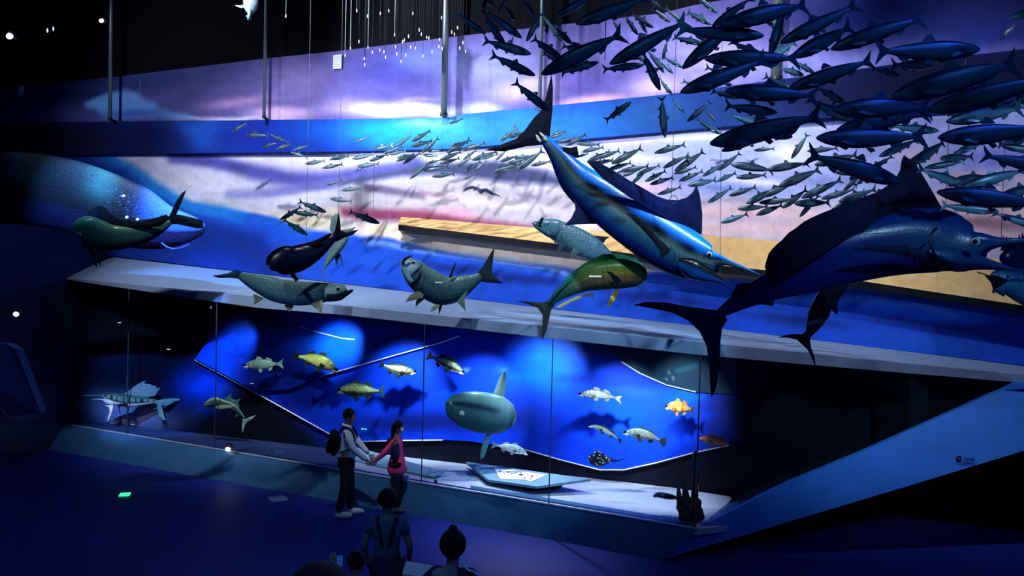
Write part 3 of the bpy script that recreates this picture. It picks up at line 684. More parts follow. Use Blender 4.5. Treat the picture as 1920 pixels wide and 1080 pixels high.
fin('second_dorsal_fin', [(1378, 560), (1371, 553), (1382, 533), (1396, 530), (1410, 532), (1398, 548)], Yb + .4, r, (6, 12, 40), 2)
groove('gill_slit', [(1756, 428, -.02), (1746, 437, -.04), (1744, 455, -.06), (1752, 478, -.06), (1766, 495, -.02), (1778, 506, .03)], Yb - .42, r, 2.2)
groove('flank_ridge', [(1620, 440, .06), (1660, 436, 0), (1700, 430, -.05), (1730, 431, -.05)], Yb - .34, r, .8, MT['steel'])
eye(1829, 453, Yb - .66, 8, r)
# second hanging fish, seen end on under the marlin
Yh = 8.6
r = empty('small_tuna', P(1525, 600, Yh), 'small dark fish hanging tail down below the dark marlin belly', 'fish')
loft('body', [(1553, 540, 8), (1546, 560, 17), (1534, 590, 19), (1524, 612, 13), (1513, 634, 4)], Yh, .7, MT['skin'], r, counter((10, 26, 60), (28, 56, 84), (40, 60, 80)), up=1)
fin('tail_fin', [(1512, 620), (1504, 627), (1490, 626), (1472, 628), (1459, 633), (1476, 633), (1494, 637), (1506, 648), (1514, 655), (1522, 672), (1530, 690), (1527, 668), (1521, 652), (1519, 640), (1521, 626)], Yh, r, (5, 10, 40), 3)
fin('pectoral_fin', [(1558, 560), (1570, 556), (1571, 590), (1562, 580)], Yh - .08, r, (4, 8, 30), 2)
# fish behind the bills at the right edge
r = empty('striped_sailfish', P(1910, 480, 8.6), 'dark sailfish behind the bill at the right edge with spiny fin', 'fish')
loft('body', [(1874, 484, 5), (1890, 484, 20), (1915, 484, 27), (1960, 482, 30), (2040, 478, 26), (2120, 474, 8)], 8.6, .6, MT['skin'], r, counter((8, 14, 50), (8, 16, 60), (10, 20, 70)))
fin('dorsal_fin', [(1876, 470), (1879, 452), (1880, 440), (1884, 448), (1887, 442), (1890, 449), (1894, 444), (1898, 450), (1903, 447), (1908, 450), (1911, 438), (1914, 448), (1917, 434), (1920, 444), (1924, 430), (1930, 446), (2010, 440), (2010, 470)], 8.6, r, (8, 12, 40), 3)
r = empty('tarpon', P(1900, 535, 7.9), 'teal tarpon head at the right frame edge with open dark mouth', 'fish')
loft('body', [(1858, 520, 6), (1872, 519, 15), (1900, 530, 28), (1945, 545, 36), (2010, 560, 34), (2080, 575, 12)], 7.9, .6, MT['scale'], r, counter((20, 60, 90), (30, 90, 120), (30, 70, 100)))
loft('lower_jaw', [(1861, 549, 2), (1868, 543, 6), (1885, 545, 12)], 7.85, .8, MT['skin'], r, counter((30, 80, 110), (20, 60, 90), (10, 30, 60)))
fin('mouth', [(1846, 516), (1868, 516), (1886, 524), (1876, 536), (1862, 543), (1858, 530)], 7.8, r, (3, 5, 10), 3)
groove('barbel', [(1832, 510), (1846, 514), (1860, 520)], 7.85, r, 1.2)
eye(1890, 520, 7.72, 4, r)

def tarp(k=1.0): return counter((56, 100, 112), (88, 128, 140), (60, 110, 135))
# tarpon swimming right (left part of the ledge)
Y = 11.9
r = empty('tarpon', P(550, 548, Y), 'long silver tarpon facing right in front of the left half of the ledge', 'fish', None)
loft('body', [(449, 517, 6), (466, 524, 12), (490, 534, 18), (520, 545, 22), (560, 550, 23), (596, 549, 20), (612, 548, 18)], (Y, Y - .3), .45, MT['scale'], r, counter((92, 128, 120), (88, 128, 140), (36, 92, 128)), rings=44, n=32)
loft('head', [(608, 548, 18.5), (622, 547, 17), (636, 544, 12), (647, 541, 8), (650, 540, 4)], (Y - .3, Y - .4), .5, MT['skin'], r, counter((90, 120, 115), (130, 165, 170), (40, 80, 90)), rings=16)
loft('lower_jaw', [(612, 558, 8), (635, 557, 7), (648, 551, 5), (662, 544, 2)], (Y - .35, Y - .42), .8, MT['skin'], r, counter((10, 20, 30), (18, 34, 46), (20, 44, 60)), rings=14)
fin('tail_fin', [(456, 512), (444, 505), (428, 512), (412, 515), (396, 517), (410, 521), (430, 521), (450, 523), (458, 522)], Y, r, (44, 92, 110), 3, col2=(10, 30, 50))
fin('anal_fin', [(474, 552), (480, 552), (494, 560), (486, 566), (474, 573), (478, 562)], Y, r, (170, 178, 140), 2)
fin('pelvic_fin', [(533, 572), (542, 569), (553, 568), (549, 577), (543, 586), (537, 579)], Y - .1, r, (170, 178, 140), 2)
fin('pectoral_fin', [(582, 571), (592, 566), (604, 562), (606, 576), (602, 589), (594, 580)], Y - .35, r, (176, 182, 146), 2)
fin('dorsal_fin', [(470, 513), (492, 516), (522, 522), (524, 527), (500, 524), (478, 520)], Y - .02, r, (20, 40, 50), 2)
eye(634, 541, Y - .52, 4.5, r)
groove('gill_cover', [(600, 533, .02), (598, 541, -.02), (603, 550, -.03), (606, 562, .03)], Y - .47, r, .7)
# tarpon with head up (middle)
Y = 11.5
r = empty('tarpon', P(830, 530, Y), 'curved silver tarpon with raised head at left and tail up at right', 'fish')
loft('body', [(775, 508, 23), (788, 521, 26), (805, 533, 28), (826, 544, 28), (850, 543, 25), (872, 534, 19), (888, 526, 12), (902, 518, 8)], (Y, Y + .2), .45, MT['scale'], r, counter((84, 116, 108), (50, 88, 98), (18, 60, 84)), rings=44, n=32)
loft('head', [(759, 486, 6), (765, 494, 14), (772, 503, 21), (778, 510, 22)], (Y - .08, Y), .5, MT['skin'], r, counter((80, 120, 130), (150, 190, 200), (140, 180, 190)), rings=14)
loft('lower_jaw', [(754, 488, 3), (757, 503, 5), (763, 518, 6), (772, 530, 5)], (Y - .12, Y - .05), 1.2, MT['skin'], r, lambda t, s, x, y: (110, 160, 180), rings=14, up=1)
fin('mouth', [(753, 492), (757, 484), (768, 479), (776, 479), (768, 483), (760, 489), (756, 497)], Y - .16, r, (8, 14, 24), 3)
fin('gill_opening', [(791, 505), (789, 520), (783, 533), (771, 533), (779, 526), (786, 516)], Y - .26, r, (5, 10, 18), 2)
fin('tail_fin', [(895, 512), (905, 500), (915, 483), (921, 473), (927, 464), (924, 490), (922, 512), (932, 522), (944, 531), (928, 531), (912, 530), (898, 526)], Y + .2, r, (30, 52, 60), 3, col2=(8, 14, 26))
fin('dorsal_fin', [(841, 520), (847, 505), (857, 487), (853, 500), (847, 520)], Y, r, (14, 30, 40), 2)
fin('pectoral_fin', [(778, 540), (781, 546), (768, 554), (759, 567), (776, 563), (792, 558), (795, 552)], Y - .2, r, (110, 120, 104), 2)
fin('pectoral_fin', [(782, 558), (780, 566), (779, 576), (788, 567), (798, 559)], Y + .1, r, (80, 90, 80), 2)
fin('pelvic_fin', [(816, 570), (810, 576), (807, 585), (818, 580), (826, 573)], Y - .12, r, (110, 140, 110), 2)
fin('pelvic_fin', [(822, 572), (823, 591), (830, 572)], Y + .1, r, (20, 30, 36), 2)
fin('anal_fin', [(856, 566), (865, 574), (873, 584), (871, 562), (878, 542), (866, 555)], Y + .02, r, (90, 120, 110), 2)
bm = bmesh.new(); box(bm, P(823, 529.5, Y - .3), .11, .01, .02); bm_obj('hook_plate', bm, MT['tagw'], r)['label'] = 'small white plate on the flank'
groove('flank_line', [(838, 522), (842, 532), (846, 544)], Y - .24, r, .5)
eye(775, 492, Y - .3, 4, r)
# tarpon behind the marlin
Y = 12.3
r = empty('tarpon', P(1075, 445, Y), 'grey scaled tarpon half behind the blue marlin with head up left', 'fish')
loft('body', [(1040, 430, 19), (1060, 440, 22), (1085, 453, 24), (1110, 466, 22), (1132, 478, 15), (1150, 488, 8), (1165, 498, 5)], Y, .45, MT['scale'], r, counter((60, 92, 110), (70, 108, 128), (60, 96, 116)), rings=40, n=32)
loft('head', [(1010, 414, 6), (1020, 422, 14), (1032, 427, 18), (1046, 431, 19)], Y - .03, .5, MT['skin'], r, counter((70, 110, 130), (60, 100, 124), (50, 84, 104)), rings=14)
loft('lower_jaw', [(999, 417, 2.5), (1007, 423, 6), (1020, 432, 6), (1034, 439, 6)], Y - .08, 1.1, MT['skin'], r, lambda t, s, x, y: (52, 92, 116), rings=14)
fin('mouth', [(1002, 414), (1010, 417), (1016, 407), (1020, 409), (1014, 424)], Y - .16, r, (10, 20, 34), 2)
fin('pectoral_fin', [(1054, 441), (1044, 448), (1039, 456), (1048, 456), (1047, 476), (1053, 466), (1062, 460)], Y - .2, r, (30, 60, 78), 2)
fin('pelvic_fin', [(1076, 464), (1070, 474), (1070, 486), (1078, 478), (1086, 474)], Y - .1, r, (60, 90, 100), 2)
fin('dorsal_fin', [(1110, 441), (1128, 443), (1144, 444), (1136, 449), (1132, 456), (1118, 450)], Y, r, (20, 30, 44), 2)
fin('tail_fin', [(1160, 492), (1180, 486), (1196, 478), (1186, 500), (1192, 520), (1176, 508), (1160, 504)], Y, r, (20, 40, 54), 2)
groove('gill_cover', [(1055, 419, .02), (1052, 430, -.02), (1042, 441, 0), (1032, 446, .05)], Y - .22, r, .7)
eye(1027, 419, Y - .2, 3, r)
# green and yellow mahi mahi
Y = 11.2
r = empty('mahi_mahi', P(1130, 525, Y), 'green and yellow mahi mahi with blunt forehead, curved over the ledge', 'fish')
def mah(t, s, x, y):
    if s > .45: c = (96, 160, 70)
    elif s > -.1: c = lc((186, 186, 84), (140, 170, 76), sm(-.1, .45, s))
    else: c = lc((160, 124, 96), (30, 60, 60), sm(.3, .8, -s))
    c = lc((34, 70, 66), c, sm(.05, .5, t))
    if t > .8: c = lc(c, (150, 160, 60), .6) if s < .5 else (50, 120, 90)
    sp = math.sin(x * .9) * math.sin(y * 1.1)
    return lc(c, (30, 80, 60), .35 if sp > .6 else 0)
loft('body', [(1029, 571, 5), (1048, 553, 11), (1075, 535, 18), (1105, 521, 25), (1140, 515, 28), (1170, 513, 28), (1190, 515, 24), (1203, 517, 18), (1210, 519, 10), (1213, 520, 4)], (Y + .1, Y - .3), .42, MT['skin'], r, mah, n=56, rings=110)
fin('dorsal_fin', [(1034, 562), (1044, 545), (1060, 522), (1076, 508), (1092, 496), (1110, 485), (1130, 477), (1150, 475), (1172, 478), (1192, 485), (1206, 496), (1212, 508), (1200, 505), (1180, 496), (1150, 492), (1110, 500), (1080, 520), (1050, 545)], Y - .05, r, (34, 130, 80), 4, col2=(14, 70, 90))
fin('tail_fin', [(1034, 562), (1018, 567), (1000, 566), (968, 564), (990, 570), (1008, 577), (1017, 590), (1017, 612), (1016, 640), (1025, 618), (1030, 597), (1033, 582), (1040, 573)], Y + .1, r, (40, 52, 50), 3, col2=(24, 30, 30))
fin('anal_fin', [(1040, 577), (1060, 565), (1080, 556), (1098, 550), (1112, 549), (1112, 562), (1107, 554), (1092, 558), (1070, 567), (1050, 578)], Y, r, (150, 150, 110), 2)
fin('pelvic_fin', [(1158, 541), (1148, 550), (1142, 562), (1138, 574), (1144, 574), (1153, 563), (1161, 545)], Y - .3, r, (200, 180, 80), 2)
fin('pectoral_fin', [(1136, 508), (1146, 510), (1158, 519), (1166, 527), (1158, 532), (1150, 537), (1150, 526), (1144, 516)], Y - .42, r, (10, 34, 44), 2)
bm = bmesh.new(); box(bm, P(1116, 518, Y - .4), .17, .01, .022); o = bm_obj('hook_plate', bm, MT['tagw'], r); o['label'] = 'small white plate on the flank'
groove('mouth_line', [(1197, 535, -.02), (1204, 531, -.04), (1209, 526, -.02)], Y - .44, r, 1, MT['tagw'])
groove('lower_lip', [(1198, 538, 0), (1206, 540, -.02), (1213, 543, 0)], Y - .42, r, .8, MT['tagw'])
eye(1194, 528, Y - .5, 3, r)
# dark mahi mahi at the left
Y = 11.8
r = empty('mahi_mahi', P(230, 435, Y), 'dark green mahi mahi with black sail fin before the whale head', 'fish')
loft('body', [(140, 437, 8), (148, 433, 22), (160, 434, 30), (180, 440, 30), (210, 446, 25), (245, 444, 20), (278, 437, 15), (302, 428, 9), (320, 416, 5)], (Y - .2, Y + .2), .4, MT['skin'], r, counter((60, 112, 92), (34, 76, 76), (8, 18, 50)), rings=44, n=26)
fin('dorsal_fin', [(160, 408), (164, 400), (172, 392), (182, 386), (190, 384), (196, 388), (204, 398), (214, 407), (228, 413), (246, 416), (268, 415), (290, 409), (312, 402), (318, 410), (302, 424), (260, 430), (215, 430), (185, 418)], Y + .02, r, (6, 14, 30), 4)
fin('tail_fin', [(312, 418), (316, 408), (322, 395), (330, 378), (340, 363), (350, 355), (344, 370), (336, 390), (331, 402), (345, 408), (362, 414), (340, 415), (322, 420)], Y + .2, r, (8, 14, 34), 3)
fin('pelvic_fin', [(165, 468), (172, 484), (181, 502), (184, 490), (190, 501), (187, 482), (182, 466)], Y - .1, r, (5, 12, 36), 3)
eye(148, 440, Y - .32, 4, r)
# black mahi mahi, its shade put into the body colour
Y = 11.2
r = empty('mahi_mahi', P(570, 480, Y), 'black silhouetted mahi mahi with forked tail raised, above the left tarpon', 'fish')
loft('body', [(504, 502, 8), (514, 494, 20), (532, 489, 27), (556, 486, 25), (580, 476, 21), (602, 463, 15), (622, 448, 8), (632, 440, 5)], (Y - .2, Y + .2), .42, MT['skin'], r, counter((4, 8, 26), (6, 12, 44), (4, 8, 26)), rings=44, n=32)
fin('dorsal_fin', [(512, 484), (517, 470), (526, 463), (545, 462), (565, 458), (590, 451), (612, 440), (622, 436), (618, 446), (590, 464), (540, 476)], Y, r, (3, 6, 18), 3)
fin('tail_fin', [(622, 455), (620, 444), (628, 432), (632, 414), (635, 396), (638, 415), (639, 432), (650, 436), (660, 433), (673, 430), (662, 440), (645, 446), (634, 452)], Y + .2, r, (5, 8, 16), 3)
fin('pelvic_fin', [(540, 508), (546, 518), (554, 528), (561, 525), (552, 512), (552, 506)], Y - .1, r, (4, 6, 16), 2)
# pale sailfish diving behind its tail
Y = 12.2
r = empty('sailfish', P(625, 460, Y), 'small pale sailfish hanging bill down behind the black mahi tail', 'fish')
loft('body', [(640, 436, 3), (644, 446, 9), (634, 462, 10), (620, 480, 8), (612, 494, 5), (608, 506, 1.6), (607, 530, .6)], Y, .6, MT['scale'], r, counter((60, 100, 110), (110, 150, 150), (90, 120, 130)), up=1)
fin('tail_fin', [(636, 440), (622, 436), (618, 430), (621, 410), (628, 402), (634, 401), (631, 420), (634, 432), (650, 430), (668, 425), (660, 434), (644, 441)], Y, r, (90, 120, 124), 2)
fin('dorsal_fin', [(628, 470), (640, 478), (644, 505), (637, 482), (630, 500), (628, 484), (622, 480)], Y + .02, r, (30, 60, 80), 1.5)

# whale
Yw = 13.3
r = empty('whale', P(200, 380, Yw), 'huge blue whale head with bumpy skin at the left edge of the mural', 'whale')
MT['whale'] = M('whale_skin', attr=True, rough=.6, noise=.1, nscale=5, bump=.25, bscale=22, tex='voronoi', spec=.2)
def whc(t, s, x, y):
    c = lc((40, 92, 220), (60, 118, 235), sm(.1, .7, s)) if s > -.1 else (8, 18, 64)  # blue top and dark underside: fall of the blue light put into the skin
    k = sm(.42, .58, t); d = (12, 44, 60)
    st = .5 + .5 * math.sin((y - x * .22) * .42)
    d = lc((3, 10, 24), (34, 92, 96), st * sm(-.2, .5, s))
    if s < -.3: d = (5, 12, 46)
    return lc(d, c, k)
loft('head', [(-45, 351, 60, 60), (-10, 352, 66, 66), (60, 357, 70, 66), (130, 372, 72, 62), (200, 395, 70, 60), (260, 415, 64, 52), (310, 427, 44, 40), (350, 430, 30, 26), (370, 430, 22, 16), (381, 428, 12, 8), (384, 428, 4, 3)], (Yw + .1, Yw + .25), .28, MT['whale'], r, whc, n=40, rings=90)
fin('mouth', [(160, 402), (200, 400), (230, 402), (262, 412), (300, 408), (335, 402), (360, 408), (380, 414), (382, 428), (368, 428), (330, 420), (290, 426), (240, 428), (190, 420)], Yw - .32, r, (3, 6, 20), 3)
groove('lower_lip', [(303, 455, 0), (312, 463, -.02), (325, 467, -.03), (340, 465, -.02), (355, 458, .0)], Yw - .28, r, 1.6, M('lip_blue', lin((50, 100, 240)), rough=.4))
fin('eye_bump', [(288, 312), (291, 320), (286, 330)], Yw, r, (10, 20, 60), 4) if False else None
for x, y in ((238, 408), (258, 412), (232, 368)):
    bm = bmesh.new(); ball(bm, P(x, y, Yw - .4), .03, u=10, v=6); bm_obj('barnacle', bm, MT['tagw'], r, smooth=True)
for k in range(46):
    x = random.gauss(232, 32); y = 366 + (x - 200) * .22 + random.gauss(0, 14)
    if y > 398 or x < 165 or x > 320: continue
    u = abs(y - 400) / 66; bm = bmesh.new(); ball(bm, P(x, y, Yw - .02 - .36 * math.sqrt(max(0, 1 - ((y - 405) / 68) ** 2)) ), random.uniform(.006, .014), u=8, v=5); bm_obj('barnacle', bm, MT['bar'] if 'bar' in MT else MT.setdefault('bar', M('blue_barnacle', lin((64, 104, 226)), rough=.6)), r, smooth=True)
# ================================================================ FISH IN THE SHOW CASE
def simplefish(name, label, nose, tail, h, Y, cols, bow=0, fork=.5, finc=None, tailc=None, skin='scale', spots=None, mouth=True, snout=.35, lip=.5):
    dx, dy = tail[0] - nose[0], tail[1] - nose[1]; l = math.hypot(dx, dy)
    nx, ny = dy / l, -dx / l
    if ny > 0: nx, ny = -nx, -ny
    def L(u, v):
        b = bow * 4 * u * (1 - u)
        return (nose[0] + dx * u + nx * (v * h + b), nose[1] + dy * u + ny * (v * h + b))
    c = L(.4, 0); r = empty(name, P(c[0], c[1], Y), label, 'fish')
    prof = [(0, .12), (.05, snout), (.14, .72), (.28, .98), (.42, 1), (.56, .85), (.7, .52), (.8, .27), (.86, .22)]
    st = [(*L(u, 0), hh * h, hh * h * (.95 if u > .3 else 1.0)) for u, hh in prof]
    back, side, belly = cols
    loft('body', st, Y, .5, MT[skin], r, counter(back, side, belly, spots), n=18, rings=28)
    fc = finc or side; tc = tailc or fc; th = max(1.0, h * .12)
    fin('tail_fin', [L(.83, .18), L(.92, .6), L(1.0, 1.0), L(1.0 - .1 * fork, .1), L(1.0, -1.0), L(.92, -.6), L(.83, -.18)], Y, r, tc, th)
    fin('dorsal_fin', [L(.27, .85), L(.32, 1.5), L(.42, 1.35), L(.47, .85)], Y, r, fc, th)
    fin('rear_dorsal_fin', [L(.52, .7), L(.56, 1.3), L(.68, 1.0), L(.72, .35)], Y, r, fc, th)
    fin('anal_fin', [L(.58, -.65), L(.62, -1.3), L(.7, -1.0), L(.72, -.35)], Y, r, fc, th)
    fin('pelvic_fin', [L(.32, -.85), L(.38, -1.6), L(.45, -1.35), L(.43, -.85)], Y - .03, r, fc, th)
    fin('pectoral_fin', [L(.25, -.2), L(.36, -.1), L(.38, -.6), L(.3, -.75)], Y - h * .56 * Y / F, r, lc(fc, (0, 0, 0), .3), th)
    e = L(.1, .3); eye(e[0], e[1], Y - h * .27 * Y / F, max(1.1, h * .13), r)
    if mouth:
        fin('mouth', [L(-.03, .28), L(.05, .02), L(-.03, -.3), L(-.055, 0)], Y - .03, r, (4, 5, 8), th * 1.3)
        fin('lower_jaw', [L(.1, -.55), L(.03, -.15), L(-.05, -.42), L(.04, -.7)], Y - .03, r, belly, th * 1.6)
    groove('gill_cover', [L(.2, .6), L(.23, .1), L(.2, -.6)], Y - h * .46 * Y / F, r, .4)
    return r
def yc(x, f=.5):                     # between glass and board at this place in the photo
    pl = (G1 if x <= 1307 else G2); a = onp(x, 750, pl).y; b = onp(x, 750, BRD).y
    return a * (1 - f) + b * f
sp = lambda k, t, s, x, y: lc(k, (20, 30, 26), .75) if math.sin(s * 16) > .35 else k
simplefish('sea_bass', 'pale green fish facing left highest at the left of the blue board', (459, 684), (532, 682), 10, yc(480, .6), ((90, 120, 110), (130, 160, 140), (170, 180, 160)))
simplefish('grouper', 'olive yellow fish facing right with gaping black mouth under the cyan glow', (630, 692), (548, 668), 13, yc(600, .6), ((110, 125, 50), (160, 165, 90), (150, 150, 100)), bow=5, finc=(20, 34, 30), tailc=(8, 14, 18))
simplefish('striped_bass', 'grey green fish facing right below the diagonal pale strip', (777, 696), (711, 680), 10.5, yc(745, .6), ((80, 110, 80), (150, 165, 120), (190, 200, 180)), bow=-5, finc=(16, 30, 34), tailc=(8, 14, 18), spots=sp)
simplefish('striped_bass', 'striped fish with yellow tail facing down right above the sunfish', (868, 696), (801, 666), 10.5, yc(835, .6), ((70, 100, 84), (170, 185, 150), (220, 225, 200)), bow=1, finc=(30, 50, 46), tailc=(214, 190, 100), spots=sp, fork=.2)
simplefish('striped_bass', 'stout striped fish facing left above the man in the shirt', (636, 730), (722, 734), 14, yc(680, .5), ((60, 90, 70), (150, 165, 110), (90, 130, 130)), finc=(30, 44, 44), tailc=(30, 60, 60), spots=sp)
simplefish('snook', 'long silver fish facing left highest on the right half of the board', (1088, 738), (1166, 750), 8.5, yc(1125, .6), ((60, 76, 70), (110, 124, 120), (140, 146, 144)), bow=4, finc=(96, 98, 84), tailc=(130, 130, 112), snout=.3)
simplefish('red_grouper', 'orange mottled fish by the vertical glass joint', (1250, 761), (1303, 769), 11, yc(1275, .7), ((220, 130, 60), (238, 160, 70), (230, 180, 120)), bow=1, finc=(200, 120, 60), tailc=(90, 60, 40), skin='skin', spots=lambda k, t, s, x, y: lc(k, (150, 80, 50), .7) if math.sin(x * 1.1) * math.sin(y * 1.3 + x * .5) > .3 else k)
simplefish('barracuda', 'slender dark backed fish facing left with tail bent down', (1106, 798), (1166, 830), 5.5, yc(1135, .6), ((20, 40, 50), (120, 150, 140), (170, 190, 180)), bow=6, finc=(16, 30, 44), tailc=(10, 24, 44))
simplefish('weakfish', 'silver fish facing left with fan tail right of the slender fish', (1173, 810), (1247, 830), 10, yc(1208, .6), ((110, 130, 110), (150, 170, 165), (190, 200, 190)), bow=4, finc=(50, 70, 66), tailc=(40, 60, 56), fork=-.3)
simplefish('red_drum', 'orange red fish facing left over the rightmost pale strip', (1311, 822), (1376, 836), 8, yc(1340, .75), ((200, 96, 60), (232, 140, 100), (200, 130, 100)), bow=2, finc=(190, 120, 100), tailc=(60, 60, 70), skin='skin', mouth=False)
simplefish('sea_trout', 'pale silver fish facing right just below the sunfish', (988, 849), (921, 834), 8, yc(955, .5), ((120, 140, 150), (170, 190, 195), (190, 205, 205)), bow=2, finc=(120, 140, 140))
# round sunfish
Y = yc(900, .35)
r = empty('ocean_sunfish', P(900, 775, Y), 'big round grey ocean sunfish with tall upper and lower fins', 'fish')
def mola(t, s, x, y):
    c = lc((76, 116, 120), (36, 74, 86), sm(-.6, .6, -s))
    c = lc(c, (12, 30, 50), .85 * math.exp(-((s - .36 + .34 * t) / .15) ** 2) * (1 - sm(.55, .7, t)))
    if t > .72: c = lc(c, (16, 40, 60), .55 * max(0, math.sin(s * 24)) * sm(.72, .9, t))
    return c
loft('body', [(835, 763, 6), (839, 763, 16), (850, 764, 25), (868, 767, 33), (895, 772, 38), (920, 776, 38), (942, 778, 34), (956, 779, 24), (964, 780, 12), (966, 780, 4)], (Y - .1, Y + .1), .3, MT['skin'], r, mola, n=64, rings=90)
fin('dorsal_fin', [(921, 744), (927, 732), (932, 720), (938, 706), (945, 696), (949, 700), (949, 716), (946, 738), (942, 754)], Y + .03, r, (96, 132, 134), 4, smoothn=0)
fin('anal_fin', [(919, 808), (908, 820), (903, 838), (900, 855), (902, 862), (908, 856), (914, 840), (918, 826), (923, 808)], Y + .03, r, (80, 122, 138), 4)
fin('pectoral_fin', [(861, 773), (866, 769), (871, 773), (870, 779), (862, 778)], Y - .26, r, (170, 190, 180), 2)
fin('tail_fin', [(950, 752), (962, 758), (969, 775), (967, 790), (958, 802), (948, 806), (944, 780)], Y + .06, r, (60, 96, 104), 4)
eye(845, 757, Y - .17, 3, r)
# sailfish at the left end
Y = yc(250, .4)
r = empty('sailfish', P(245, 750, Y), 'white bellied sailfish with spread sail fin at the far left of the case', 'fish')
loft('body', [(156, 741, .7), (190, 741, 1.6), (198, 743, 5), (212, 747, 10), (232, 751, 12), (252, 752, 10), (272, 752, 7), (290, 752, 3.5), (296, 752, 2.5)], Y, .5, MT['skin'], r, counter((50, 80, 60), (110, 140, 130), (235, 225, 240), lambda k, t, s, x, y: lc(k, (10, 16, 20), .8) if (math.sin(x * .55) > .5 and -.1 < s < .5) or (-.35 < s < -.12) else k), rings=50)
loft('lower_jaw', [(172, 749, .5), (190, 749, 1.2), (200, 753, 4), (212, 757, 4)], Y - .03, .6, MT['skin'], r, lambda t, s, x, y: (180, 190, 190))
fin('dorsal_fin', [(228, 741), (238, 735), (250, 726), (262, 718), (274, 713), (270, 719), (280, 720), (288, 723), (294, 725), (292, 728), (301, 727), (299, 730), (296, 733), (294, 737), (290, 742), (276, 745), (250, 743)], Y, r, (120, 140, 150), 1.6)
fin('tail_fin', [(290, 755), (298, 750), (310, 748), (325, 747), (336, 748), (338, 751), (328, 752), (320, 757), (310, 762), (305, 758), (302, 762), (306, 772), (308, 784), (312, 787), (306, 788), (299, 780), (296, 768), (294, 758)], Y, r, (110, 150, 140), 2)
fin('pelvic_fin', [(196, 760), (204, 763), (206, 772), (202, 784), (201, 791), (206, 782), (211, 768), (212, 760)], Y - .05, r, (240, 225, 235), 1.6)
fin('pectoral_fin', [(220, 758), (223, 770), (226, 778), (224, 764), (232, 760), (240, 768), (241, 776), (242, 764), (236, 756)], Y - .1, r, (6, 10, 16), 1.5)
eye(200, 745, Y - .06, 1.6, r)
# jack
Y = yc(430, .4)
r = empty('roosterfish', P(430, 770, Y), 'curved olive fish with sickle tail left of the long pale strip', 'fish')
loft('body', [(384, 762, 3), (392, 757, 7), (404, 753, 8, 9), (420, 756, 6, 11), (438, 763, 5, 10), (450, 774, 3, 5), (458, 784, 2)], Y, .6, MT['skin'], r, counter((150, 165, 130), (60, 90, 90), (30, 60, 80)), rings=36)
fin('tail_fin', [(455, 783), (460, 786), (468, 782), (480, 778), (474, 785), (463, 791), (459, 798), (455, 812), (453, 800), (455, 790)], Y, r, (130, 165, 160), 1.6)
fin('dorsal_fin', [(420, 748), (428, 743), (436, 737), (432, 745), (442, 750), (452, 747), (446, 754), (450, 764), (440, 760), (430, 753)], Y + .03, r, (70, 110, 120), 1.4)
fin('pectoral_fin', [(404, 762), (412, 759), (424, 759), (442, 761), (430, 765), (414, 767), (406, 766)], Y - .1, r, (150, 165, 130), 1.4)
fin('anal_fin', [(428, 768), (426, 782), (431, 776), (434, 768), (440, 768), (442, 782), (447, 780), (446, 770)], Y, r, (60, 96, 100), 1.4)
eye(390, 759, Y - .08, 1.6, r)
# spotted rays
MT['ray'] = bpy.data.materials.new('spotted_ray_skin'); m = MT['ray']; m.use_nodes = True; N = m.node_tree.nodes; L_ = m.node_tree.links
tc = N.new('ShaderNodeTexCoord'); vo = N.new('ShaderNodeTexVoronoi'); vo.inputs['Scale'].default_value = 24
cr = N.new('ShaderNodeValToRGB'); cr.color_ramp.elements[0].position = .28; cr.color_ramp.elements[0].color = (.85, .87, .85, 1); cr.color_ramp.elements[1].position = .34; cr.color_ramp.elements[1].color = (.008, .012, .02, 1)
L_.new(tc.outputs['Object'], vo.inputs['Vector']); L_.new(vo.outputs['Distance'], cr.inputs[0]); L_.new(cr.outputs[0], N['Principled BSDF'].inputs['Base Color']); N['Principled BSDF'].inputs['Roughness'].default_value = .4
Y = yc(1125, .4)
r = empty('spotted_ray', P(1125, 860, Y), 'round black ray with white spots at the low point of the pale strip', 'ray')
fin('body', [(1102, 862), (1104, 856), (1112, 850), (1119, 845), (1128, 849), (1140, 856), (1148, 862), (1142, 868), (1132, 873), (1120, 875), (1108, 870)], Y, r, (20, 20, 20), 9, mat=MT['ray'], smoothn=2)
fin('tail', [(1144, 860), (1148, 857), (1148, 862), (1160, 862), (1178, 858), (1160, 865), (1146, 866)], Y, r, (10, 14, 24), 2)
Y = 10.9
r = empty('spotted_ray', P(1252, 931, Y), 'black spotted ray seen edge on beside the rock', 'ray')
loft('body', [(1225, 931, 2), (1234, 928, 5), (1248, 930, 6), (1260, 932, 5), (1272, 934, 2), (1290, 935, .7)], Y, 2.2, MT['ray'], r, lambda t, s, x, y: (10, 10, 10))
# wooden piling and rock at the front corner of the case
MT['wood'] = M('black_weathered_wood', (.012, .012, .014), rough=.7, noise=.4, nscale=10, bump=.6, bscale=20)
r = empty('piling', P(1302, 950, 10.75), 'dark wooden piling standing at the front corner of the case', 'post')
zt = P(1302, 844, 10.75).z; b = P(1302, 950, 10.75); bm = bmesh.new(); tube(bm, [(b.x, b.y, CF), (b.x, b.y, CF + .4), (b.x + .005, b.y, zt - .1)], [.055, .05, .04], 14); bm_obj('post', bm, MT['wood'], r, smooth=True)
bm = bmesh.new(); ball(bm, Vector((b.x, b.y, zt - .07)), .045, rz=.06); bm_obj('finial', bm, MT['wood'], r, smooth=True)
bm = bmesh.new(); tube(bm, [(b.x, b.y, zt - .2), (b.x, b.y, zt - .17)], .06, 14); bm_obj('band', bm, MT['wood'], r, smooth=True)
bm = bmesh.new(); bmesh.ops.create_icosphere(bm, subdivisions=4, radius=1)
c = Vector((b.x - .06, b.y - .02, CF))
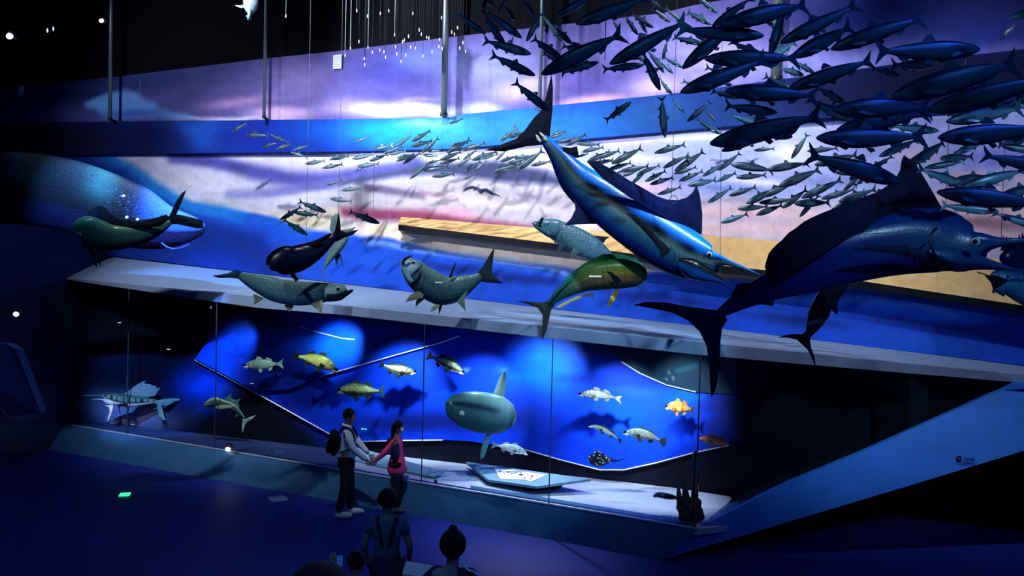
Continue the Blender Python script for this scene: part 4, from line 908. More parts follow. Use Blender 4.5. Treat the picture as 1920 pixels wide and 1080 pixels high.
for v in bm.verts:
    n_ = math.sin(v.co.x * 5 + 1) * math.sin(v.co.z * 6) * .22 + math.sin(v.co.y * 9 + v.co.x * 7) * .1
    v.co = v.co * (1 + n_); v.co = Vector((v.co.x * .17, v.co.y * .13, max(-.02, (v.co.z + .75) * .19))) + c
o = bm_obj('rock', bm, MT['wood'], None, smooth=True); tag(o, 'dark lumpy rock at the foot of the wooden piling', 'rock')
bm = bmesh.new()
for (dx, h_) in ((-.14, .5), (-.06, .62), (-.03, .48)): tube(bm, [c + Vector((dx, .02, .2)), c + Vector((dx - .02, .02, .34)), c + Vector((dx - .03, .03, h_ - .04))], [.05, .04, .02], 8)
o = bm_obj('coral', bm, MT['wood'], None, smooth=True); tag(o, 'dark branching coral rising from the rock', 'coral')

# slanted reading panels on the case floor
def gd(x, y, d): return onp(x, y, (G1[0] + d, G1[1]))
def panel(label, pts, th, inset=None, marks=None):
    q = [gd(*p) for p in pts]; no = (q[1] - q[0]).cross(q[2] - q[0]).normalized(); no = no if no.z > 0 else -no
    def pl3(x, y, up=0):
        d = ray(x, y); return CAM + d * ((q[0] + no * up - CAM).dot(no) / d.dot(no))
    q = [pl3(p[0], p[1]) for p in pts]; r = empty('display_panel', q[0], label, 'panel')
    bm = bmesh.new(); prism(bm, q, (0, .01, -th)); bm_obj('panel_top', bm, MT['panel'], r)
    bm = bmesh.new(); cen = sum(q, Vector()) / len(q); a = [cen.lerp(v, .72) + Vector((0, .08, -th)) for v in q]; lo = [Vector((cen.x + (v.x - cen.x) * .8, v.y + .05, CF)) for v in a]
    va = [bm.verts.new(v) for v in a]; vb = [bm.verts.new(v) for v in lo]; n = len(a)
    bm.faces.new(va); bm.faces.new(vb[::-1])
    for i in range(n): bm.faces.new((va[i], va[(i + 1) % n], vb[(i + 1) % n], vb[i]))
    bm_obj('panel_foot', bm, MT['dark'], r)
    if inset:
        bm = bmesh.new(); prism(bm, [pl3(p[0], p[1], .012) for p in inset], (0, 0, -.01)); o = bm_obj('graphic', bm, MT['paper'], r); o['label'] = 'white graphic sheet with dark fish figures'
        for (x, y, w_, h_) in marks:
            c = pl3(x, y, .014); bm = bmesh.new(); ball(bm, c, w_ * c.y / F / 2, h_ * c.y / F * 1.2, .006, u=10, v=6); bm_obj('fish_figure', bm, MT['black'], o, smooth=True)
    return r
MT['panel'] = M('grey_panel', lin((110, 150, 170)), rough=.5, noise=.06)
MT['paper'] = M('white_sheet', lin((225, 228, 238)), rough=.6, noise=.03)
panel('angular tilted panel with white fish sheet on the case floor', [(874, 866, 1.3), (1108, 898, 1.0), (1006, 912, .35), (915, 899, .5)], .04,
      [(926, 876), (1024, 890), (996, 903), (984, 899), (938, 898)],
      [(938, 884, 6, 2), (953, 885, 6, 2.4), (961, 888, 8, 2), (968, 886, 5, 1.6), (977, 890, 9, 4), (984, 896, 6, 2), (998, 893, 7, 2.4), (1006, 892, 3, 1.6), (995, 897, 4, 1.8), (990, 891, 4, 1.6), (976, 886, 5, 1.6)])
panel('plain tilted panel on the case floor behind the girl', [(660, 836, 1.25), (833, 884, .55), (812, 893, .32), (700, 872, .4), (640, 858, .6)], .03)

# ================================================================ HERRING
def herring(seed, amp, full=True):
    n, R = 12, 14
    prof = [(0, .010, .010), (.03, .028, .020), (.10, .055, .038), (.22, .078, .052), (.36, .088, .056), (.5, .083, .050), (.62, .068, .040), (.74, .050, .028), (.83, .029, .016), (.88, .026, .008)]
    q = crom([(a, b, c) for a, b, c in prof], R); vs = []; cols = []
    def bend(u): return amp * math.sin(u * 3.0 + seed) * .5
    for u, hz, wy in q:
        for k in range(n):
            a = 2 * math.pi * k / n; s, c = math.sin(a), math.cos(a)
            vs.append(Vector((u - .5, wy * c + bend(u), hz * s * (1 if s > 0 else 1.1))))
            cc = lc((70, 104, 124), (18, 40, 62), sm(.1, .7, s)) if s > 0 else lc((70, 104, 124), (96, 122, 134), sm(0, .8, -s))
            if abs(u - .05) < .018 and abs(s - .35) < .2: cc = (6, 8, 12)
            if abs(u - .16) < .02 and abs(s) < .7: cc = lc(cc, (20, 34, 48), .7)
            if abs(u - .26) < .03 and abs(s - .25) < .3: cc = lc(cc, (14, 24, 38), .6)
            cols.append(lin(cc))
    fs = [(i * n + k, i * n + (k + 1) % n, (i + 1) * n + (k + 1) % n, (i + 1) * n + k) for i in range(R) for k in range(n)]
    fs += [tuple(range(n))[::-1], tuple(range(R * n, R * n + n))]
    def flat(pts, y0, th=.008, c=(60, 90, 112)):
        m = len(pts); v = []
        for sg in (-1, 1):
            for p in pts: v.append(Vector((p[0] - .5, bend(p[0]) + y0 + sg * th / 2 + (p[2] if len(p) > 2 else 0), p[1])))
        f = [tuple(range(m))[::-1], tuple(range(m, 2 * m))] + [(i, (i + 1) % m, m + (i + 1) % m, m + i) for i in range(m)]
        return v, f, [lin(c)] * (2 * m)
    out = [('body', vs, fs, cols)]
    out.append(('tail_fin', *flat([(.86, .02), (.91, .05), (1.0, .125), (.985, .08), (.945, .0), (.985, -.085), (1.0, -.13), (.91, -.05), (.86, -.02)], 0, c=(40, 66, 88))))
    out.append(('dorsal_fin', *flat([(.40, .09), (.44, .15), (.465, .15), (.5, .115), (.53, .085)], 0)))
    if full:
        out.append(('anal_fin', *flat([(.66, -.06), (.68, -.11), (.74, -.085), (.78, -.04)], 0)))
        out.append(('pelvic_fin', *flat([(.46, -.09), (.5, -.135), (.54, -.12), (.52, -.09)], .02)))
        out.append(('pectoral_fin', *flat([(.2, -.05, 0), (.3, -.09, -.03), (.33, -.075, -.035), (.24, -.03, 0)], -.045)))
        out.append(('pectoral_fin', *flat([(.2, -.05, 0), (.3, -.09, .03), (.33, -.075, .035), (.24, -.03, 0)], .045)))
    return out
protos = {}
def mkmesh(nm, v, f, c, mt):
    me = bpy.data.meshes.new(nm); me.from_pydata([tuple(x) for x in v], [], f); a = me.color_attributes.new('Col', 'FLOAT_COLOR', 'POINT')
    arr = np.ones((len(v), 4), dtype=np.float32); arr[:, :3] = np.array(c); a.data.foreach_set('color', arr.ravel()); me.materials.append(mt)
    if nm == 'body': me.polygons.foreach_set('use_smooth', [True] * len(me.polygons))
    return me
for k, (sd, am) in enumerate([(0, .0), (.8, .06), (2.2, .09), (1.5, -.08), (3.0, .12)]):
    for full in (0, 1):
        protos[(k, full)] = [(nm, mkmesh(nm, v, f, c, MT['herring'])) for nm, v, f, c in herring(sd, am, bool(full))]
herr = []
def put_herring(hx, hy, tx, ty, Yh, Yt, full, k, grp, roll=0):
    H, T = P(hx, hy, Yh), P(tx, ty, Yt); x = (T - H); L = x.length; x.normalize()
    up = UP if abs(x.dot(UP)) < .93 else RT
    z = (up - x * up.dot(x)).normalized(); y = z.cross(x)
    m = Matrix((x, y, z)).transposed().to_4x4() @ Matrix.Rotation(roll, 4, 'X')
    r = bpy.data.objects.new('herring', None); C.objects.link(r); r.empty_display_size = .05
    r.matrix_world = Matrix.Translation((H + T) / 2) @ m @ Matrix.Scale(L, 4)
    for nm, me in protos[(k, full)]:
        o = bpy.data.objects.new(nm, me); C.objects.link(o); o.parent = r
    herr.append((r, (hx + tx) / 2, (hy + ty) / 2, hx, hy, tx, ty, grp))
    return r
near = """910 65 858 23|949 88 905 15|978 72 912 20|996 101 905 75|1005 140 918 103|987 78 1015 22|1003 32 976 -6|1053 78 1015 24|1026 64 1017 28|1072 82 1038 50|1105 94 1053 86|
1057 114 998 70|1015 139 1172 62|1122 117 1050 138|1062 122 1017 100|960 82 962 66|1042 30 1112 -8|1080 45 1216 -6|1030 12 1044 -24|935 28 952 -14|963 38 946 8|905 18 920 -18|928 12 896 -18|
1163 63 1149 34|1198 65 1168 27|1226 52 1182 24|1212 62 1197 34|1257 42 1222 14|1282 40 1247 14|1242 17 1218 -4|1143 120 1292 36|1430 70 1268 50|1280 128 1384 38|1335 48 1412 -4|1335 46 1288 22|1345 24 1305 -8|1355 46 1514 10|
1443 105 1472 8|1323 108 1498 112|1435 106 1367 77|1380 146 1321 126|1322 166 1279 151|1275 176 1442 106|1207 122 1129 130|1238 170 1204 94|1244 137 1212 91|1263 138 1234 110|1216 120 1179 92|1282 127 1244 107|1262 178 1237 144|1243 112 1251 74|1320 82 1262 70|
1247 258 1241 180|1182 192 1136 226|1284 212 1261 186|1288 228 1333 190|1352 252 1304 220|1342 228 1324 208|1394 183 1333 170|1362 168 1532 183|1455 212 1361 196|1438 235 1365 216|1330 270 1548 214|1353 283 1462 244|1484 257 1396 243|
1463 83 1611 4|1482 110 1603 45|1558 92 1733 34|1831 95 1645 92|1480 165 1637 113|1440 110 1492 78|1527 138 1484 112|1688 143 1634 128|1748 122 1672 121|1816 106 1806 122|1875 74 1903 46|1892 34 1996 8|
1487 170 1432 142|1507 141 1460 127|1588 192 1526 164|1603 228 1514 182|1560 206 1744 202|1672 182 1908 120|1744 206 1970 146|1570 243 1741 210|1533 257 1738 256|1762 244 1664 237|1898 204 1784 196|1810 213 1746 204|1966 216 1898 188|1775 228 1916 203|
1762 257 1968 240|1952 255 1867 271|1877 273 1966 286|1996 322 1842 288|1650 293 1719 261|1793 288 1854 256|1700 310 1769 264|1762 297 1826 293|1733 315 1810 302|1812 352 1720 314|1685 342 1513 288|1620 325 1676 292|1640 318 1600 350|1757 360 1970 384|1872 397 1764 384|1948 426 1862 397|
1790 338 1863 334|1800 352 1926 318|1874 368 1944 348|1622 380 1690 344"""
mid = """1413 282 1453 279|1484 298 1515 250|1513 284 1573 277|1327 380 1373 351|1367 367 1419 350|1398 382 1456 353|1428 370 1492 340|1458 350 1541 316|1423 380 1490 374|1383 392 1440 387|1418 403 1468 384|1467 390 1514 354|1487 382 1560 379|1500 407 1536 364|1503 371 1580 336|
1540 373 1605 354|1557 398 1622 362|1573 378 1644 354|1352 418 1403 401|1370 308 1451 321|1438 318 1518 305|1380 333 1438 328|1345 320 1389 286|1528 309 1608 290|1565 322 1606 329|1583 357 1614 327|1227 287 1286 271|1243 315 1294 290|1265 321 1320 283|1183 345 1216 317|1210 340 1249 320|
1218 346 1264 332|1195 326 1238 310|1163 321 1218 311|1167 331 1201 317|1273 340 1319 320|1290 348 1343 337|1263 326 1307 313|1318 331 1361 303|1343 340 1381 324|1233 365 1278 350|1147 307 1204 277|1123 295 1163 282|1118 305 1151 299|1140 318 1184 305|1150 330 1172 325|
938 265 968 242|961 232 975 253|952 258 986 248|937 303 971 292|963 296 1001 292|950 307 991 297|922 324 981 305|968 320 1019 281|945 320 973 314|995 310 1033 303|928 301 951 281|1030 258 1063 249|1033 254 1062 246|1045 268 1079 256|1062 273 1099 252|1080 268 1126 272|1090 285 1133 276|
1100 303 1146 284|1105 307 1151 302|1118 297 1163 282|1156 324 1182 316|1083 294 1103 288|667 267 691 256|772 266 808 244|743 275 773 252|770 275 811 264|700 280 737 272|660 298 702 289|692 302 728 289|718 288 756 274|730 290 761 282|743 302 778 289|744 296 776 290|755 307 789 286|790 287 823 258|
792 290 821 293|798 283 830 282|768 335 803 306|800 307 828 299|825 300 866 284|823 308 863 296|795 320 843 312|810 331 853 326|837 287 883 260|847 273 879 267|865 283 911 267|870 322 903 302|870 336 894 322|887 323 914 301|885 300 933 284|900 298 934 289|867 300 894 281|855 313 884 296|
434 247 464 231|460 252 505 255|507 252 542 267|491 276 523 267|517 280 550 269|549 282 580 272|545 285 578 296|572 307 611 301|603 315 643 308|618 300 652 286|622 299 655 293|668 312 712 307|667 322 691 306|611 347 642 337|639 357 678 353|618 372 661 378"""
dark = """842 232 869 222|612 398 559 377|525 412 566 387|550 398 598 404|577 441 531 411|712 419 654 396|1030 208 963 152|1000 204 1023 208"""
rn = random.Random(5)
def parse(s): return [tuple(map(float, q.split())) for q in s.replace('\n', '').split('|') if q.strip()]
def plen(q): return math.hypot(q[2] - q[0], q[3] - q[1])
for i, q in enumerate(parse(near)):
    Lp = plen(q); Yb_ = min(.46 * F / max(Lp, 30), 9.0)
    if Lp < 75: Yb_ = .34 * F / max(Lp, 30) ; Yb_ = min(max(Yb_, 6), 9.2)
    dy = rn.uniform(-.05, .05) * Yb_ * .3
    put_herring(*q, Yb_ + dy, Yb_ - dy, 1, rn.randrange(5), 'near', rn.uniform(-.15, .15))
for i, q in enumerate(parse(mid)):
    mx_ = (q[0] + q[2]) / 2; my_ = (q[1] + q[3]) / 2; wy = onp(mx_, my_, W).y
    Yb_ = wy - 1.65 + rn.uniform(-.2, .2)
    if mx_ > 1300: Yb_ = min(Yb_, 10.6 - max(0, mx_ - 1450) / 200)
    dy = rn.uniform(-.08, .08); put_herring(*q, Yb_ + dy, Yb_ - dy, 0, rn.randrange(5), 'mid')
for q in parse(dark):
    Yb_ = min(.42 * F / plen(q), 9.5) if plen(q) > 40 else 12
    put_herring(*q, Yb_, Yb_, 1, rn.randrange(3), 'dark')
# one label for each herring: what it does, where it hangs, and its place among its like
def zone(x, y, g):
    if g == 'dark':
        if x > 950: return 'beside the raised marlin tail'
        if x > 800: return 'on the bright blue beam'
        return 'near the black mahi tail'
    if g == 'mid':
        if x < 600: return 'at the school tip'
        if x < 700: return 'in the loose left part'
        if x < 790: return 'under the blue beam'
        if x < 860: return 'in the thick knot'
        if x < 1025: return 'left of the blue marlin tail'
        if x < 1110: return 'behind the blue marlin tail root'
        if x < 1200: return 'above the blue marlin back'
        if x < 1290: return 'left of the marlin dorsal fin'
        if x < 1400: return 'right of the marlin dorsal fin'
        if x < 1500: return 'before the pole shadow'
        return 'left of the dark marlin dorsal fin'
    if x < 1000: return 'left of the thin pole'
    if x < 1100: return 'around the thin pole'
    if x < 1250: return 'in the top tangle' if y < 80 else 'below the top tangle'
    if x < 1400: return 'left of the broad pole' if y < 100 else 'across the blue beam'
    if x < 1560: return 'right of the broad pole' if y < 130 else 'over the beam'
    if x < 1720: return 'on the dusky mural' if y < 150 else 'over the dark beam end' if y < 250 else 'left of the fin tip'
    return 'in the top right corner' if y < 140 else 'at the right beam edge' if y < 250 else 'right of the fin tip'
ORDN = ['first', 'second', 'third', 'fourth', 'fifth', 'sixth', 'seventh', 'eighth', 'ninth', 'tenth', 'eleventh', 'twelfth', 'thirteenth', 'fourteenth', 'fifteenth', 'sixteenth', 'seventeenth', 'eighteenth']
buck = {}
for h in herr:
    r, x, y, hx, hy, tx, ty, g = h
    ang = math.degrees(math.atan2(abs(hy - ty), abs(hx - tx)))
    lr = 'left' if hx < tx else 'right'; sl = '' if ang < 12 else ('down ' if hy > ty else 'up ')
    pose = (sl + 'pointing').strip() if ang > 62 else ('%s%s pointing' % (sl, lr))
    tone = {'near': 'dark herring', 'mid': 'small grey herring', 'dark': 'black herring'}[g]
    if g == 'near' and math.hypot(hx - tx, hy - ty) > 120: tone = 'large dark herring'
    r['category'] = 'fish'; r['group'] = {'near': 'large herring school at the upper right', 'mid': 'small herring school across the mural', 'dark': 'stray dark herring'}[g]
    buck.setdefault((pose, tone, zone(x, y, g)), []).append((x, r))
for (pose, tone, zn), lst in buck.items():
    lst.sort(key=lambda a: a[0])
    for i, (x, r) in enumerate(lst):
        lb = pose + ' ' + tone + ' ' + zn
        if len(lst) == 1: r['label'] = lb
        elif len(lst) == 2: r['label'] = ('leftmost ' if i == 0 else 'rightmost ') + lb
        else: r['label'] = lb + ', ' + ORDN[i] + ' from left'
# ================================================================ POLES, WIRES, LAMPS, SIGNS
def vpole(x, ytop, ybot, pl, wpx, label, matl, z1=12.5, dx=0):
    b = onp(x, ybot, pl); r = wpx * b.y / F / 2
    rt = empty('ceiling_pole', (b.x, b.y, b.z), label, 'pole'); bm = bmesh.new(); tube(bm, [(b.x, b.y, b.z), (b.x, b.y, z1)], r, 14); bm_obj('pole', bm, matl, rt, smooth=True)
    bm = bmesh.new(); tube(bm, [(b.x, b.y, b.z - .005), (b.x, b.y, b.z + .05)], r * 1.25, 14); box(bm, Vector((b.x, b.y + .12, b.z + .015)), .08, .26, .03); bm_obj('foot_collar', bm, MT['black'], rt, smooth=False)
PB = (BEAM[0] - .18, BEAM[1])
vpole(206, 90, 225, PB, 7, 'thin ceiling pole standing on the beam at the left', MT['steel'])
vpole(495, 30, 221, PB, 6, 'thin bright ceiling pole left of the white sheet', MT['steel'])
vpole(832, 0, 217, PB, 12, 'thick ceiling pole standing on the beam at the pale clouds', MT['steel'])
vpole(1012, 0, 192, PB, 7, 'thin ceiling pole behind the left herring swirl', MT['steel'])
vpole(1455, 0, 150, PB, 20, 'broad pale ceiling pole behind the herring school', MT['steel'])
def wire(x, y0, y1, Y, label, x1=None, r=.0035, grp=None):
    a, b = P(x, y0, Y), P(x1 if x1 is not None else x, y1, Y); a = Vector((b.x, b.y, a.z)) if x1 is None else a
    bm = bmesh.new(); tube(bm, [a, b], r, 6); tag(bm_obj('hanging_wire', bm, MT['wire']), label, 'wire', grp)
wire(1259, -60, 372, 9.9, 'thin vertical wire down to the marlin dorsal fin')
wire(1355, -60, 520, 10.3, 'thin vertical wire passing the marlin bill', x1=1350)
wire(1773, 230, 398, 7.3, 'thin wire with bright clip holding the dark marlin')
wire(1877, 255, 448, 8.6, 'thin vertical wire above the sailfish at the right edge')
wire(1134, -60, 112, 6.0, 'thin vertical wire in the herring tangle at the top')
wire(1060, -60, 50, 6.0, 'short thin wire in the herring swirl by the thin pole')
wire(634, -60, 440, 12.2, 'thin wire above the tail of the black mahi')
wire(574, -60, 460, 12.0, 'thin wire left of the black mahi tail')
wire(700, 300, 398, 12.0, 'thin wire above the stray black herring')
wire(262, 150, 225, 14.0, 'thin wire before the pale cloud at the left')
wire(236, 700, 750, yc(236, .4), 'wire holding the case sailfish', x1=236)
wire(403, 690, 752, yc(403, .4), 'wire holding the curved olive fish')
bm = bmesh.new(); ball(bm, P(1773, 386, 7.3), .045, .02, .012); o = bm_obj('wire_clip', bm, MT['white'], smooth=True); tag(o, 'bright oval clip on the wire above the dark marlin', 'clip')
bm = bmesh.new(); a = P(1260, 374, 9.9)
tube(bm, [a + Vector((.05 * math.cos(t) + .02, 0, .05 * math.sin(t))) for t in [k * .6 for k in range(11)]], .005, 6); tag(bm_obj('wire_ring', bm, MT['wire'], smooth=True), 'small wire ring above the marlin back', 'ring')
# strands with lit tips
NUMW = 'one two three four five six seven eight nine ten eleven twelve thirteen fourteen fifteen sixteen seventeen eighteen nineteen twenty twenty-one twenty-two twenty-three twenty-four twenty-five'.split()
st = [(536, 30, 0), (647, 104, 1), (657, 90, 1), (669, 20, 0), (690, 88, 0), (689, 30, 0), (673, 78, 0), (713, 25, 0), (729, 20, 0), (740, 65, 0), (758, 75, 0), (766, 68, 0), (755, 78, 0), (774, 25, 0), (786, 56, 0), (790, 64, 0), (800, 70, 0), (804, 71, 0), (824, 74, 0), (828, 33, 0), (698, 98, 1), (712, 94, 1), (720, 97, 1), (723, 107, 1), (742, 88, 1), (744, 101, 1), (752, 115, 1), (761, 103, 1), (770, 88, 1), (779, 90, 1), (793, 105, 1), (810, 97, 1), (823, 87, 1), (829, 91, 1), (683, 110, 1), (684, 121, 1), (847, 60, 0), (852, 64, 0), (858, 52, 0), (862, 90, 1), (868, 80, 0), (873, 96, 1)]
for i, (x, y, k) in enumerate(st):
    Y = 12.0 + (i * 37 % 11) * .12; b = P(x, y, Y); rt = empty('light_strand', b, 'x', 'strand', 'lit strands hanging from the ceiling'); same = sorted(q[0] for q in st if q[2] == k and (q[0] > 832) == (x > 832)); n_ = same.index(x)
    rt['label'] = 'light strand with %s tip %s of the thick pole, number %s from left' % ('bluish white' if k else 'warm white', 'right' if x > 832 else 'left', NUMW[n_])
    bm = bmesh.new(); tube(bm, [(b.x, b.y, b.z), (b.x, b.y, 12.5)], .0035 if x not in (647, 657, 690, 740) else .006, 5); bm_obj('strand', bm, MT['strand'] if x in (536, 647, 657, 690, 740, 669) else MT['wire'], rt, smooth=True)
    bm = bmesh.new(); ball(bm, b, .007, .007, .028, 8, 6); bm_obj('lit_tip', bm, MT['tipb'] if k else MT['tip'], rt, smooth=True)
# lamps seen as bright points, and one reflection built the same way
def lampobj(x, y, Y, label, r=.05, cat='lamp', name='spotlight'):
    c = P(x, y, Y); rt = empty(name, c, label, cat)
    bm = bmesh.new(); tube(bm, [c + Vector((0, .02, 0)), c + Vector((0, .1, .05))], r * 1.3, 12); bm_obj('housing', bm, MT['black'], rt, smooth=True)
    bm = bmesh.new(); ball(bm, c, r, r * .4, r * .8); bm_obj('lens', bm, MT['lamp'], rt, smooth=True)
lampobj(18, 68, 13.5, 'bright ceiling spotlight in the top left corner', .06)
lampobj(190, 39, 13.5, 'small bright ceiling spotlight right of the top left one', .04)
lampobj(30, 589, 13.6, 'lamp reflection low on the left wall, built as a glowing ball', .05)  # glowing ball stands for a reflection in the dark panel
lampobj(427, 842, 15.0 if False else onp(427, 842, G1).y - .04, 'small bright lamp on the case rim', .045)
MT['dim'] = M('dim_glow', (.8, .8, .8), emit=(.6, .8, .85), estr=1.2)
for x, y, lb in ((89, 57, 'left of two faint vertical lamps near the ceiling'), (100, 54, 'right of two faint vertical lamps near the ceiling')):
    bm = bmesh.new(); ball(bm, P(x, y, 13.5), .012, .012, .04, 8, 6); tag(bm_obj('lamp_tube', bm, MT['dim'], smooth=True), lb, 'lamp')
for x, y, lb in ((224, 605, 'upper small pale tag in the dark of the left case'), (316, 655, 'lower small pale tag in the dark of the left case'), (472, 719, 'pale tag on the blue board below the green fish'), (249, 796, 'pale tag on the case foot below the sailfish')):
    bm = bmesh.new(); pl_ = (G1[0] + .1, G1[1]); box(bm, onp(x, y, pl_), .09, .01, .012, math.atan(-.5)); tag(bm_obj('name_tag', bm, MT['tagw'] if y > 700 else MT['dim']), lb, 'tag')  # the two tags in the dark glow, though they are no lamps
# white sheets on the upper mural
for x, y, w_, h_, lb in ((633, 116, 18, 26, 'white printed sheet on the upper mural'), (40, 170, 10, 17, 'small pale sheet on the mural at the far left')):
    c = onp(x, y, (W[0] - .04, W[1])); rt = empty('notice_sheet', c, lb, 'sheet'); k = c.y / F; bm = bmesh.new(); box(bm, c, w_ * k, .02, h_ * k, math.atan(-.345)); bm_obj('sheet', bm, MT['paper'], rt)
    for j in range(6):
        bm = bmesh.new(); box(bm, c + Vector((0, -.016, (j - 2.5) * h_ * k / 7.5)), w_ * k * .8, .006, h_ * k * .045, math.atan(-.345)); bm_obj('printed_line', bm, MT['rim'], rt)
# gulls cut out on the mural
def gull(pts, label, col, Yoff=.03, r=1.6):
    pl_ = (W[0] - Yoff, W[1]); q = [onp(x, y, pl_) for x, y in pts]; n = len(q); k = q[0].y / F
    bm = bmesh.new(); tube(bm, q, [k * r * (.3 + 1.1 * math.sin(math.pi * i / (n - 1)) ** .6) for i in range(n)], 8)
    rt = empty('gull', q[n // 2], label, 'gull'); bm_obj('wings', bm, col, rt, smooth=True)
    bm = bmesh.new(); m = q[n // 2]; ball(bm, m + Vector((0, 0, -2.5 * k)), 5 * k, .02, 3 * k); bm_obj('body', bm, col, rt, smooth=True)
MT['gull'] = M('gull_blue', lin((24, 40, 84)), rough=.6); MT['gullp'] = M('gull_grey', lin((120, 130, 180)), rough=.6)
gull([(867, 358), (874, 353), (884, 350), (894, 353), (901, 356), (912, 355), (924, 362), (938, 368)], 'dark gull with spread wings under the small school', MT['gull'])
gull([(1328, 298), (1338, 298), (1346, 300), (1356, 300), (1364, 299)], 'faint grey gull right of the marlin dorsal fin', MT['gullp'], r=.7)
gull([(1397, 296), (1404, 301), (1409, 302), (1414, 297), (1424, 296)], 'faint grey gull left of the pole shadow', MT['gullp'], r=.7)
# sea turtle at the top
Y = 12.5
MT['turtle'] = M('turtle_shell', lin((110, 140, 150)), rough=.5, noise=.2, nscale=8, bump=.5, bscale=10, tex='voronoi')
r = empty('sea_turtle', P(468, 6, Y), 'pale sea turtle hanging at the top edge of the picture', 'turtle')
bm = bmesh.new(); ball(bm, P(470, 2, Y), 14 * Y / F, .08, 24 * Y / F, 20, 14); bm_obj('shell', bm, MT['turtle'], r, smooth=True)
fin('flipper', [(460, 14), (452, 15), (443, 12), (441, 10), (450, 10), (458, 9)], Y - .03, r, (130, 160, 165), 3)
fin('flipper', [(480, -10), (496, -16), (500, -12), (484, -2)], Y - .03, r, (130, 160, 165), 3)
bm = bmesh.new(); tube(bm, [P(467, 18, Y - .05), P(468, 28, Y - .05), P(465, 38, Y - .05)], [.03, .028, .01], 8); bm_obj('tail', bm, MT['turtle'], r, smooth=True)
fin('rear_flipper', [(466, 26), (472, 28), (470, 36), (464, 34), (461, 30)], Y - .04, r, (90, 120, 130), 2)
# little emblem on the prow face
r_ = empty('emblem', onp(1810, 860, (10.85, .1)), 'small dark round emblem with a line of lettering low on the prow', 'emblem')
def onprow(x, y):
    t = (x - 1270) / 700; return P(x, y, 10.5 + .35 * t + .02)
def prow_pt(x, y):
    # place on the ruled face between top and bottom edge
    best = None
    for i in range(200):
        t = i / 199; a = onp(1305 + 655 * t, itp(pT, 1305 + 655 * t), G2); xb = 1240 + 760 * t; b = P(xb, itp(pBt, xb), 10.5 + .35 * t)
        for s in (.6, .7, .75, .8, .85, .9, .95, 1):
            q = a.lerp(b, s); d = q - CAM; px_ = 960 + F * d.dot(RT) / d.dot(fw); py = 540 - F * d.dot(UP) / d.dot(fw); e = (px_ - x) ** 2 + (py - y) ** 2
            if best is None or e < best[0]: best = (e, q.y)
    return P(x, y, best[1] - .03)
bm = bmesh.new(); c = prow_pt(1798, 860); ball(bm, c, .042, .008, .042); bm_obj('roundel', bm, MT['black'], r_, smooth=True)
bm = bmesh.new(); tube(bm, [c + Vector((-.022, -.01, -.01)), c + Vector((0, -.01, .012)), c + Vector((.022, -.01, -.006))], .005, 6); bm_obj('roundel_mark', bm, MT['rim'], r_, smooth=True)
for k in range(5):
    bm = bmesh.new(); q = prow_pt(1809 + k * 4.2, 860 + k * .5)
    box(bm, q + Vector((0, 0, .012)), .024, .006, .006); box(bm, q + Vector((0, 0, -.012)), .026, .006, .006); box(bm, q, .006, .006, .034); bm_obj('character', bm, MT['black'], r_)
bm = bmesh.new(); tube(bm, [prow_pt(1792, 866), prow_pt(1828, 870)], .006, 6); bm_obj('underline', bm, MT['black'], r_)
# floor things
bm = bmesh.new(); c = onz(234, 927, .012); box(bm, c, .16, .18, .012, .3); tag(bm_obj('sign_reflection', bm, MT['green']), 'green exit sign reflection on the dark floor, built as a glowing patch', 'light')  # glowing plate stands for the exit sign's reflection
bm = bmesh.new(); c = onz(521, 935, .006); box(bm, c, .28, .3, .01, .5); tag(bm_obj('floor_plate', bm, MT['panel']), 'pale square plate on the floor left of the man', 'plate')
bm = bmesh.new(); c = onp(680, 804, (BRD[0] - .25, BRD[1])); box(bm, c, .05, .02, .015); box(bm, c + Vector((.055, 0, -.005)), .03, .02, .012); tag(bm_obj('exit_light', bm, MT['green']), 'tiny green light between the man and the girl', 'light')
bm = bmesh.new(); c = P(385, 830, 14.9); box(bm, c, .12, .1, .02, .2); tag(bm_obj('paper_card', bm, MT['panel']), 'small grey card on the case foot left of the bright lamp', 'card')
bm = bmesh.new(); c = P(817, 902, onp(817, 902, G1).y + .12); tube(bm, [(c.x, c.y, CF), (c.x, c.y, CF + .05), (c.x, c.y, CF + .08)], [.028, .022, .01], 10); tag(bm_obj('small_peg', bm, MT['black'], smooth=True), 'small black peg on the case rim right of the girl', 'peg')
# pale fin-shaped foot at the far left
bm = bmesh.new(); prism(bm, [P(-60, 640, 13.2), P(12, 645, 13.4), P(30, 655, 13.5), P(76, 775, 14.6), P(20, 782, 14.4), P(-60, 700, 13.2)], (0, .2, 0)); tag(bm_obj('slanted_fin_wall', bm, MT['plinth']), 'slanted grey blue buttress at the left edge of the case', 'buttress')

# ================================================================ LAMPS OF THE CASE
def up_case(x, f): 
    p = onp(x, itp(FB, x), gp(x)); b = onp(x, itp(FB, x), BRD); q = p.lerp(b, f); return Vector((q.x, q.y, p.z - .12))
CW = (.8, .9, 1)
for x, ty, xt, pw, sz, nm in ((450, 645, 450, 26, 46, 'b'), (430, 725, 385, 22, 40, 'c'), (640, 650, 640, 60, 46, 'd'), (620, 715, 560, 30, 50, 'e'), (740, 740, 760, 90, 66, 'f'), (1020, 700, 1025, 90, 56, 'g'), (900, 770, 900, 110, 60, 'h'), (1130, 790, 1165, 130, 58, 'i'), (1250, 750, 1285, 60, 46, 'j'), (1260, 930, 1230, 70, 60, 'k')):
    if ty > 900: t = Vector((onz(xt, ty, CF)))
    else: t = onp(xt, ty, BRD)
    p = up_case(x, .06 if ty < 900 else .4)
    spot('case_spot_' + nm, p, t, pw * 3.6, sz, .9, CW, .05)
spot('case_floor_spot', up_case(980, .35), onz(980, 930, CF), 330, 84, .9, (.86, .86, 1), .05)
